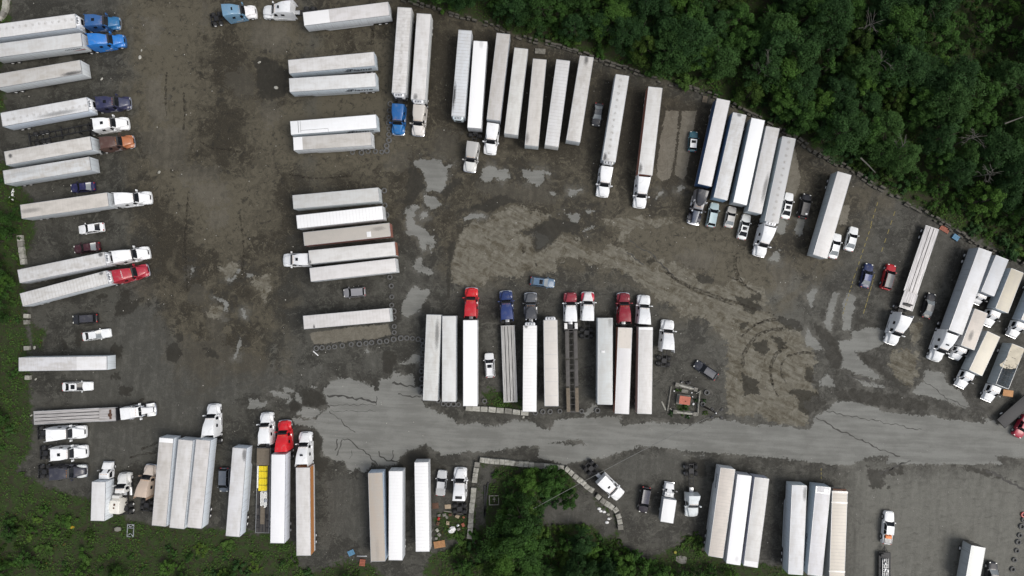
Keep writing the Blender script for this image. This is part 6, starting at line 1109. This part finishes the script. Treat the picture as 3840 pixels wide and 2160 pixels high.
# bare dead trees showing grey among the green
def dead(seed, ht):
    r = random.Random(seed); m = MB(); top = Vector((r.uniform(-1,1), r.uniform(-1,1), ht)); m.tube([Vector((0,0,0)), top*.5, top], [.11,.08,.03], 6)
    for i in range(10):
        b = top*r.uniform(.55, 1); a = r.uniform(0, 6.28); L = r.uniform(1.0, 2.6); e = b+Vector((math.cos(a)*L, math.sin(a)*L, r.uniform(.2, 1.2))); m.tube([b, b.lerp(e, .5)+Vector((0,0,.15)), e], [.045,.032,.014], 5)
        for j in range(2): a2 = a+r.uniform(-.9,.9); f = b.lerp(e, r.uniform(.4,.9)); m.tube([f, f+Vector((math.cos(a2)*.8, math.sin(a2)*.8, .3))], [.03,.012], 4)
    return m.mesh('dead_tree', M['deadwood'])
for (x, y), s, lab in zip([(1390,150),(1420,480),(1560,1180),(2200,1110),(2330,1370),(500,540)],(10.5,10,9,10,9.5,11),('largest bleached dead tree with spreading bare branches at the top of the wood','forked bleached dead tree below the largest one in the wood','brownish bare tree low in the wood above the flatbed','bare grey dead tree toward the east edge of the wood','bare branching dead tree above the east box trucks','thin grey bare tree in the wood above the blue sided trailers')):
    o = link('dead_tree', dead(x, s)); p = pw('U', x, y, s*.9); put(o, (p.x, p.y, 0)); tag(o, lab, 'tree')
for (x0, y0), (x1, y1), lab in (((2420,995),(2570,940),'fallen pale trunk at the far east of the wood'),((1260,1270),(1380,1390),'thin fallen trunk lying in the wood above the trailer with the purple script')):
    A_, B_ = pw('U',x0,y0,6.5), pw('U',x1,y1,6.5); o = link('fallen_trunk', MB().tube([Vector((0,0,0)), (B_-A_)*.5+Vector((0,0,.1)), B_-A_], [.14,.11,.06], 7).mesh('fallen_trunk', M['deadwood'])); o.location = A_; tag(o, lab, 'trunk')

# ------------------------------------------------------------------ fenced garden island and lamp pole
def rail(pts, w, hgt, name, label, mat='conc', posts=()):
    a, b = pw('g', *pts[0]), pw('g', *pts[1]); d = b-a; c = (a+b)/2; t = thing(name, label, 'barrier', (c.x, c.y, 0), math.atan2(d.y, d.x)); L = d.length/2
    link('beam', MB().loft([[(x, -w, 0), (x, -w*.55, hgt*.45), (x, -w*.4, hgt), (x, w*.4, hgt), (x, w*.55, hgt*.45), (x, w, 0)] for x in (-L, L)], 0, True, False).mesh('beam', M[mat]), t)
    for s in posts: link('end_block', MB().box(s*L-.35, s*L+.35, -.36, .36, 0, hgt+.06, .03).box(s*L-.2, s*L+.2, -.2, .2, hgt+.06, hgt+.09, .01).mesh('end_block', M['concd']), t)
    return t
rail([(560,300),(1060,430)], .32, .6, 'concrete_barrier', 'pale concrete barrier with an end block along the top of the garden island', 'conc', (-1, 1))
rail([(405,345),(305,1015)], .18, .4, 'concrete_curb', 'greenish concrete beam along the left side of the garden island', 'concd')
rail([(1185,460),(1115,1140)], .16, .5, 'concrete_beam', 'narrow grey beam along the right side of the garden island', 'conc')
rail([(1075,545),(1215,465)], .10, .5, 'concrete_prop', 'short diagonal beam propped at the upper right of the garden island', 'conc')
rail([(500,1030),(735,1060)], .34, .6, 'concrete_barrier', 'left half of the pale barrier along the bottom of the garden island', 'conc', (-1,))
rail([(745,1060),(1040,1095)], .34, .6, 'concrete_barrier', 'right half of the pale barrier along the bottom of the garden island', 'conc', (1,))
rail([(365,945),(430,990)], .12, .35, 'concrete_stub', 'small pale concrete stub at the lower left of the garden island', 'conc')
c = pw('g', 735, 710); t = thing('garden_shed', 'small sign base with a faded orange top on a concrete plinth in the garden island', 'shed', (c.x, c.y, 0), R(-8))
link('plinth', MB().box(-1.3,1.15,-1.0,.95,0,.35,.03).mesh('plinth', M['concd']), t); link('wall', MB().box(-.95,1.0,-.68,.72,.35,1.3,.02).mesh('wall', M['conc']), t); link('roof', MB().loft([[(-1.0,y,1.3),(-1.0,y,1.36),(1.05,y,1.36),(1.05,y,1.3)] for y in (-.74,.78)],0,True,False).box(-.9,.95,-.02,.02,1.36,1.39).mesh('roof', M['shed']), t); link('roof_vent', MB().box(.1,.25,-.25,-.05,1.36,1.5,.03).mesh('roof_vent', M['rust']), t)
o = link('stone_step', MB().box(-.6,.6,-.32,.32,0,.3,.03).mesh('stone_step', M['concd'])); put(o, pw('g',775,480), R(-8)); tag(o, 'blue grey stone slab above the orange topped plinth', 'slab')
for x, y, s, k, lab in ((750,915,.95,0,'bright green bush below the orange top in the garden island'),(560,440,.5,2,'yellow flowering bush at the upper left inside the garden island'),(660,445,.4,2,'smaller yellow flowering bush beside the stone slab'),(1085,730,.45,3,'pale dry grass tuft inside the right beam of the garden island'),(1310,745,.45,3,'pale dry grass tuft outside the garden island near the tyres'),(710,1130,.35,2,'yellow flower clump outside the bottom barrier of the garden island'),(400,1090,.6,3,'brown weed clump at the lower left outside the garden island'),(870,1180,.55,3,'reddish weed clump below the bottom barrier of the garden island'),(1330,1070,.5,1,'green weed tuft right of the garden island near the lamp pole')):
    shrub(pw('g', x, y), s*.8, lab, None, k)
for x, y, s, m in ((490,480,.16,'white'),(970,525,.16,'white'),(990,635,.15,'white'),(1010,830,.26,'white'),(690,245,.16,'white'),(410,920,.12,'stone'),(480,910,.12,'stone'),(545,905,.12,'stone'),(1000,925,.13,'stone'),(1065,930,.12,'stone'),(905,1170,.12,'white'),(300,590,.18,'stone'),(270,515,.14,'stone'),(430,665,.12,'stone'),(965,710,.12,'stone')):
    o = link('garden_stone', MB().lathe([(0,s*1.1),(s*.7,s),(s,s*.5),(s*.9,0),(0,0)], 'z', 9).mesh('garden_stone', M[m])); put(o, pw('g', x, y), random.uniform(0,6)); o.scale = (1, random.uniform(.7,1), 1); tag(o, 'white painted stone among the garden island plants' if m == 'white' else 'small grey stone in the garden island', 'stone', 'white stones of the garden island' if m == 'white' else 'grey stones of the garden island')
o = thing('scrap_pile', 'dark scrap heap above the top barrier of the garden island', 'scrap', pw('g', 760, 255), R(-12)); m = MB()
for i in range(9): x = random.uniform(-.9,.8); y = random.uniform(-.25,.25); m.box(x,x+random.uniform(.2,.6),y,y+random.uniform(.1,.3),0,random.uniform(.15,.5),.04)
link('scrap', m.mesh('scrap', M['black']), o)
o = thing('tarp_roll', 'crumpled pale sheet at the lower left outside the garden island', 'sheet', pw('g', 205, 880), R(-65)); link('sheet', MB().loft([[(x, -.22*a, 0), (x, -.1, .22*a), (x, .12, .18*a), (x, .22*a, 0)] for x, a in ((-.9,.5),(-.4,1),(0,.6),(.4,1.1),(.9,.5))]).mesh('sheet', M['conc']), o)
base = pw('J', 1192, 1254); t = thing('lamp_pole', 'tall dark wooden lamp pole with four floodlights beside the garden island', 'lamp pole', base); PH = 8.6
tp = pw('J', 1318, 1322, PH); lean = tp-base
link('pole', MB().cyl((0,0,0), (lean.x,lean.y,PH), .19, .12, 12).mesh('pole', simple('dark creosoted pole', (.03,.022,.016), .8, 0, .3, 4)), t)
for a in (R(38), R(-42)):
    link('cross_arm', MB().box(-1.05,1.05,-.05,.05,-.05,.05,.01).mesh('cross_arm', M['dark']), t, None, (lean.x, lean.y, PH-.15 if a > 0 else PH-.05)).rotation_euler = (0, 0, a)
    for s in (-1, 1):
        q = link('floodlight', MB().box(-.30,.30,-.24,.24,-.22,.05,.05).mesh('floodlight', M['black']), t, None, (lean.x+s*1.1*math.cos(a), lean.y+s*1.1*math.sin(a), PH-.2)); q.rotation_euler = (0, .0, a)
link('insulator', MB().lathe([(0,.35),(.1,.33),(.13,.2),(.08,.05),(.0,0)], 'z', 10, 0, (lean.x-.25, lean.y+.1, PH)).mesh('insulator', M['white']), t)
A_ = Vector((tp.x, tp.y, PH-.3)); B_ = pw('S', 835, 748, 6.5); pts = []
for i in range(41): u = i/40; q = A_.lerp(B_, u); q.z -= 4*.9*u*(1-u); pts.append(q)
o = link('overhead_cable', MB().tube(pts, .045, 6).mesh('overhead_cable', simple('grey cable sheath', (.16,.16,.15), .6))); tag(o, 'thin grey overhead cable from the lamp pole to the southern thicket', 'cable')

# ------------------------------------------------------------------ pallets, boards, scrap
def slats(name, label, cat, z, p, rz, m, n=6, L=1.2, W=1.0, hgt=.14, m2=None):
    t = thing(name, label, cat, pw(z, *p), rz); b = MB()
    for i in range(n): y = -W/2+(i+.5)*W/n; b.box(-L/2, L/2, y-W/n*.38, y+W/n*.38, hgt-.025, hgt)
    link('top_boards', b.mesh('top_boards', M[m]), t); b = MB()
    for x in (-L/2+.06, 0, L/2-.06): b.box(x-.05, x+.05, -W/2, W/2, 0, hgt-.025)
    link('bearers', b.mesh('bearers', M[m2 or m]), t); return t
slats('wooden_pallet','orange brown pallet at the lower end of the junk pile','pallet','F',(1138,1113),R(10),'timber',9,2.1,1.3,.3)
slats('blue_pallet','blue plastic pallet near the south edge left of the brown roofed trailer','pallet','F',(215,1205),R(25),'bluep',6,1.2,1.0)
slats('red_crate','faded red crate at the south edge below the blue pallet','crate','F',(335,1303),R(84),'redp',6,1.25,1.05,.35)
slats('red_pallet','stack of reddish pallet boards at the rear of the drop deck trailer','pallet','N',(1058,510),R(-30),'redp',6,1.8,.9,.2)
o = slats('blue_crate','small blue crate on the verge right of the drop deck trailer','crate','N',(1137,570),R(-35),'bluep',5,1.2,1.0,.4)
slats('timber_stack','dark weathered pallet at the stone wall near the blue sided trailer','pallet','M',(187,75),R(80),'plank',5,1.2,.9,.2)
o = link('plywood_sheet', MB().box(-.58,.58,-.4,.4,.1,.15,.01).mesh('plywood_sheet', M['ply'])); put(o, pw('F',1225,722), R(4)); tag(o, 'tan plywood board behind the white bobtail beside the block wall', 'board')
o = link('plywood_sheet', MB().box(-.95,.95,-.6,.6,.0,.05,.01).mesh('plywood_sheet', M['timber'])); put(o, pw('O',728,1102), R(-8)); tag(o, 'orange brown board leaning beside the cab of the torn roof truck', 'board'); o.location.z = .6
o = link('steel_plate', MB().box(-.6,.6,-.55,.55,.02,.05,.01).mesh('steel_plate', M['rust'])); put(o, pw('F',1095,715), R(5)); tag(o, 'rusty dark plate on the ground right of the rippled white trailer', 'plate')
t = thing('junk_tarp', 'crumpled white sheet on the junk pile beside the block wall', 'sheet', pw('F',1270,962), R(30)); link('sheet', MB().loft([[(x, -b, .2), (x, -b*.5, .55*a), (x, b*.4, .6*a), (x, b, .25)] for x, a, b in ((-.75,.6,.35),(-.3,1,.6),(.2,.8,.62),(.7,.7,.3))]).mesh('sheet', M['white']), t)
JL = [((1135,810),'grey'),((1130,845),'red'),((1122,895),'rust'),((1115,965),'conc'),((1135,1012),'concd'),((1105,1050),'concd'),((1190,805),'concd'),((1215,830),'concd'),((1250,805),'rust'),((1325,820),'ply'),((1390,830),'redp'),((1385,910),'redp'),((1330,915),'alu'),((1225,890),'ply'),((1340,955),'concd')]
for i, (p, m) in enumerate(JL):
    a = random.uniform(.2,.38); o = link('scrap_block', MB().box(-a,a,-a*.8,a*.8,0,.4,.05).box(-a*.4,a*.4,-a*.3,a*.3,.4,.48,.03).mesh('scrap_block', M.get(m, M['concd']))); put(o, pw('F', *p), random.uniform(0,3)); tag(o, {'red':'red scrap piece','redp':'reddish scrap block','rust':'rusty scrap block','alu':'shiny scrap block','ply':'tan scrap block'}.get(m,'grey scrap block')+' in the junk ring beside the block wall','scrap',{'red':'red scrap of the junk ring','redp':'reddish scrap of the junk ring','rust':'rusty scrap of the junk ring','alu':'shiny scrap of the junk ring','ply':'tan scrap of the junk ring'}.get(m,'grey scrap of the junk ring'))
for p0, p1, lab in (((1180,768),(1270,780),'left grey timber across the top of the junk ring'),((1300,785),(1410,805),'right grey timber across the top of the junk ring'),((1465,1060),(1515,1108),'short grey plank at the lower end of the block wall'),((275,1238),(380,1240),'thin white bar beside the blue pallet')):
    A_, B_ = pw('F',*p0), pw('F',*p1); o = link('plank', MB().box(-(B_-A_).length/2,(B_-A_).length/2,-.08,.08,.02,.14,.01).mesh('plank', M['alu'] if 'bar' in lab else M['concd'])); d = B_-A_; put(o, (A_+B_)/2, math.atan2(d.y,d.x)); tag(o, lab, 'plank')
for p0, p1, lab in (((365,468),(322,825),'longer dark steel beam in the weeds right of the block wall'),((330,500),(330,820),'shorter dark steel beam lying against the longer one')):
    A_, B_ = pw('S',*p0), pw('S',*p1); d = B_-A_; o = link('steel_beam', MB().box(-d.length/2,d.length/2,-.13,.13,0,.06).box(-d.length/2,d.length/2,-.03,.03,.06,.26).box(-d.length/2,d.length/2,-.13,.13,.26,.32).mesh('steel_beam', M['dark'])); put(o, (A_+B_)/2, math.atan2(d.y,d.x)); tag(o, lab, 'beam')
o = thing('steel_bunk', 'grey steel frame with cross bars in the weeds beside the dark beams', 'frame', pw('S',425,650), R(2)); m = MB().box(-.95,.95,.75,.9,.3,.45,.02)
m.box(-.95,.95,-.95,-.8,.3,.45,.02).box(-.95,-.8,-.8,.75,.25,.4).box(.8,.95,-.8,.75,.25,.4).box(-.2,.3,.1,.3,.4,.5,.02).box(0,.12,-.3,.6,.4,.5,.02); link('bars', m.mesh('bars', M['concd']), o)
for p, rz, lab in (((1192,1030),R(88),'open grey steel stand lying in the weeds below the old cab truck'),):
    o = thing('steel_stand', lab, 'frame', pw('D',*p), rz); m = MB()
    for y in (-.6,.6): m.box(-1.2,1.2,y-.06,y+.06,.3,.42)
    for x in (-1.2,.45,1.1): m.box(x-.05,x+.05,-.6,.6,.3,.42)
    m.tube([(-1.1,-.55,.38),(-.55,0,.38),(-1.1,.55,.38)],.05).tube([(1.1,-.55,.38),(.6,0,.38)],.05).tube([(1.1,.55,.38),(.6,0,.38)],.05); link('bars', m.mesh('bars', M['alu']), o)
o = thing('wheelbarrow', 'rusty dish shaped barrow in the weeds left of the steel stand', 'barrow', pw('D',1078,1018), R(5)); link('tray', MB().loft([[(x,-.45*a,.5),(x,-.25*a,.25),(x,.25*a,.25),(x,.45*a,.5)] for x,a in ((-.6,.6),(0,1),(.6,.7))]).mesh('tray', M['concd']), o); link('frame', MB().tube([(-1.1,-.35,.3),(.7,-.2,.2)],.04).tube([(-1.1,.35,.3),(.7,.2,.2)],.04).mesh('frame', M['dark']), o)
o = link('yellow_sack', MB().lathe([(0,.32),(.3,.28),(.45,.12),(.4,0),(0,0)],'z',10).mesh('yellow_sack', simple('yellow sack', (.42,.28,.02), .7))); put(o, pw('D',657,1008)); o.scale = (1,.7,1); tag(o, 'yellow sack in the weeds of the south west strip', 'sack')
o = link('plant_heap', MB().lathe([(0,.4),(.25,.38),(.3,.3),(.26,0),(0,0)],'z',12).mesh('plant_heap', simple('dull yellow plant waste', (.24,.22,.04), .9, 0, .5, 6))); put(o, pw('P',1120,1175)); tag(o, 'small yellow green heap beside the grey sheet at the south edge', 'heap')
o = thing('tin_sheet', 'crumpled grey metal sheet on the earth at the south edge', 'sheet', pw('P',1195,1262), R(-10)); link('sheet', MB().loft([[(x,-.8*a,.02),(x,-.3,.2*a),(x,.3,.1),(x,.75*a,.05)] for x,a in ((-1.1,.5),(-.4,.9),(.3,1),(.9,.8))]).mesh('sheet', M['concd']), o)
for (x, y), lab in zip(((1523,745),(1575,778),(1617,805),(1605,888),(1640,845),(1540,770),(1625,850)), ('',)*7):
    s = random.uniform(.2,.42); o = link('rubbish_bag', MB().lathe([(0,s),(s*.6,s*.9),(s,s*.4),(s*.9,0),(0,0)],'z',9).mesh('rubbish_bag', M['white' if random.random()<.6 else 'conc'])); put(o, pw('S',x,y)); o.scale = (1,.7,.7); tag(o, 'pale rubbish bag in the heap left of the bending block run', 'rubbish', 'rubbish bags by the bending block run')
o = thing('dumped_litter', 'pale dumped litter at the west trees beside the cloudy roofed trailer', 'litter', pw('B',128,585), R(70)); m = MB()
for i in range(8): x=random.uniform(-.9,.8); y=random.uniform(-.5,.5); m.box(x,x+random.uniform(.2,.6),y,y+random.uniform(.15,.4),0,random.uniform(.1,.4),.05)
link('litter', m.mesh('litter', M['white']), o)
A_, B_ = pw('G',237,1367), pw('G',263,1390); o = link('white_board', MB().box(-.65,.65,-.09,.09,.02,.08,.01).mesh('white_board', M['white'])); d = B_-A_; put(o, (A_+B_)/2, math.atan2(d.y,d.x)); tag(o, 'thin white board at the west end of the tyre row', 'board')
for z, x, y, s, lab in (('A',1410,578,.42,'largest pale stone in the bare mud east of the west column'),('A',1425,508,.24,'round pale stone just above the largest pale stone'),('H',482,530,.34,'pale flat stone in the dark wet patch below the bobtails'),('H',625,745,.45,'pale broken stone in the dark wet patch left of the Flame trailers'),('A',1025,795,.36,'pale speckled stone right of the greyish trailer under the tree'),('B',1492,365,.36,'pale broken lump in the mud right of the cloudy roofed trailer'),('C',313,637,.36,'round white stone on the west verge'),('C',325,922,.30,'white stone below the lone straight trailer'),('C',285,1250,.30,'pale stone beside the rear of the step deck'),('I',1043,1357,.25,'white stone below the row of concrete blocks')):
    o = link('loose_stone', MB().lathe([(0,s*.5),(s*.6,s*.45),(s,s*.2),(s*.85,0),(0,0)],'z',8).mesh('loose_stone', M['conc'])); put(o, pw(z,x,y), random.uniform(0,6)); o.scale = (1,random.uniform(.5,.9),1); tag(o, lab, 'stone')
# uncountable pale pebbles and litter all over the yard
pm = MB(); cnt = 0
while cnt < 900:
    x = random.uniform(-97, 97); y = random.uniform(-56, 58); i = min(len(gx)-1, np.searchsorted(gx, x)); j = min(len(gy)-1, np.searchsorted(gy, y))
    if vegF[j, i] > .3: continue
    s = random.choice((.04,.05,.06,.07,.10,.14)); a = random.uniform(0,6.28); V = [(x+s*random.uniform(.6,1)*math.cos(a+k*1.2566), y+s*random.uniform(.6,1)*math.sin(a+k*1.2566), .0) for k in range(5)]+[(x, y, s*.8)]
    pm.add(V, [(k, (k+1)%5, 5) for k in range(5)]); cnt += 1
tag(link('gravel_litter', pm.mesh('gravel_litter', simple('pale pebbles', (.34,.33,.30), .85, 0, .4, .5))), None, None, kind='stuff')
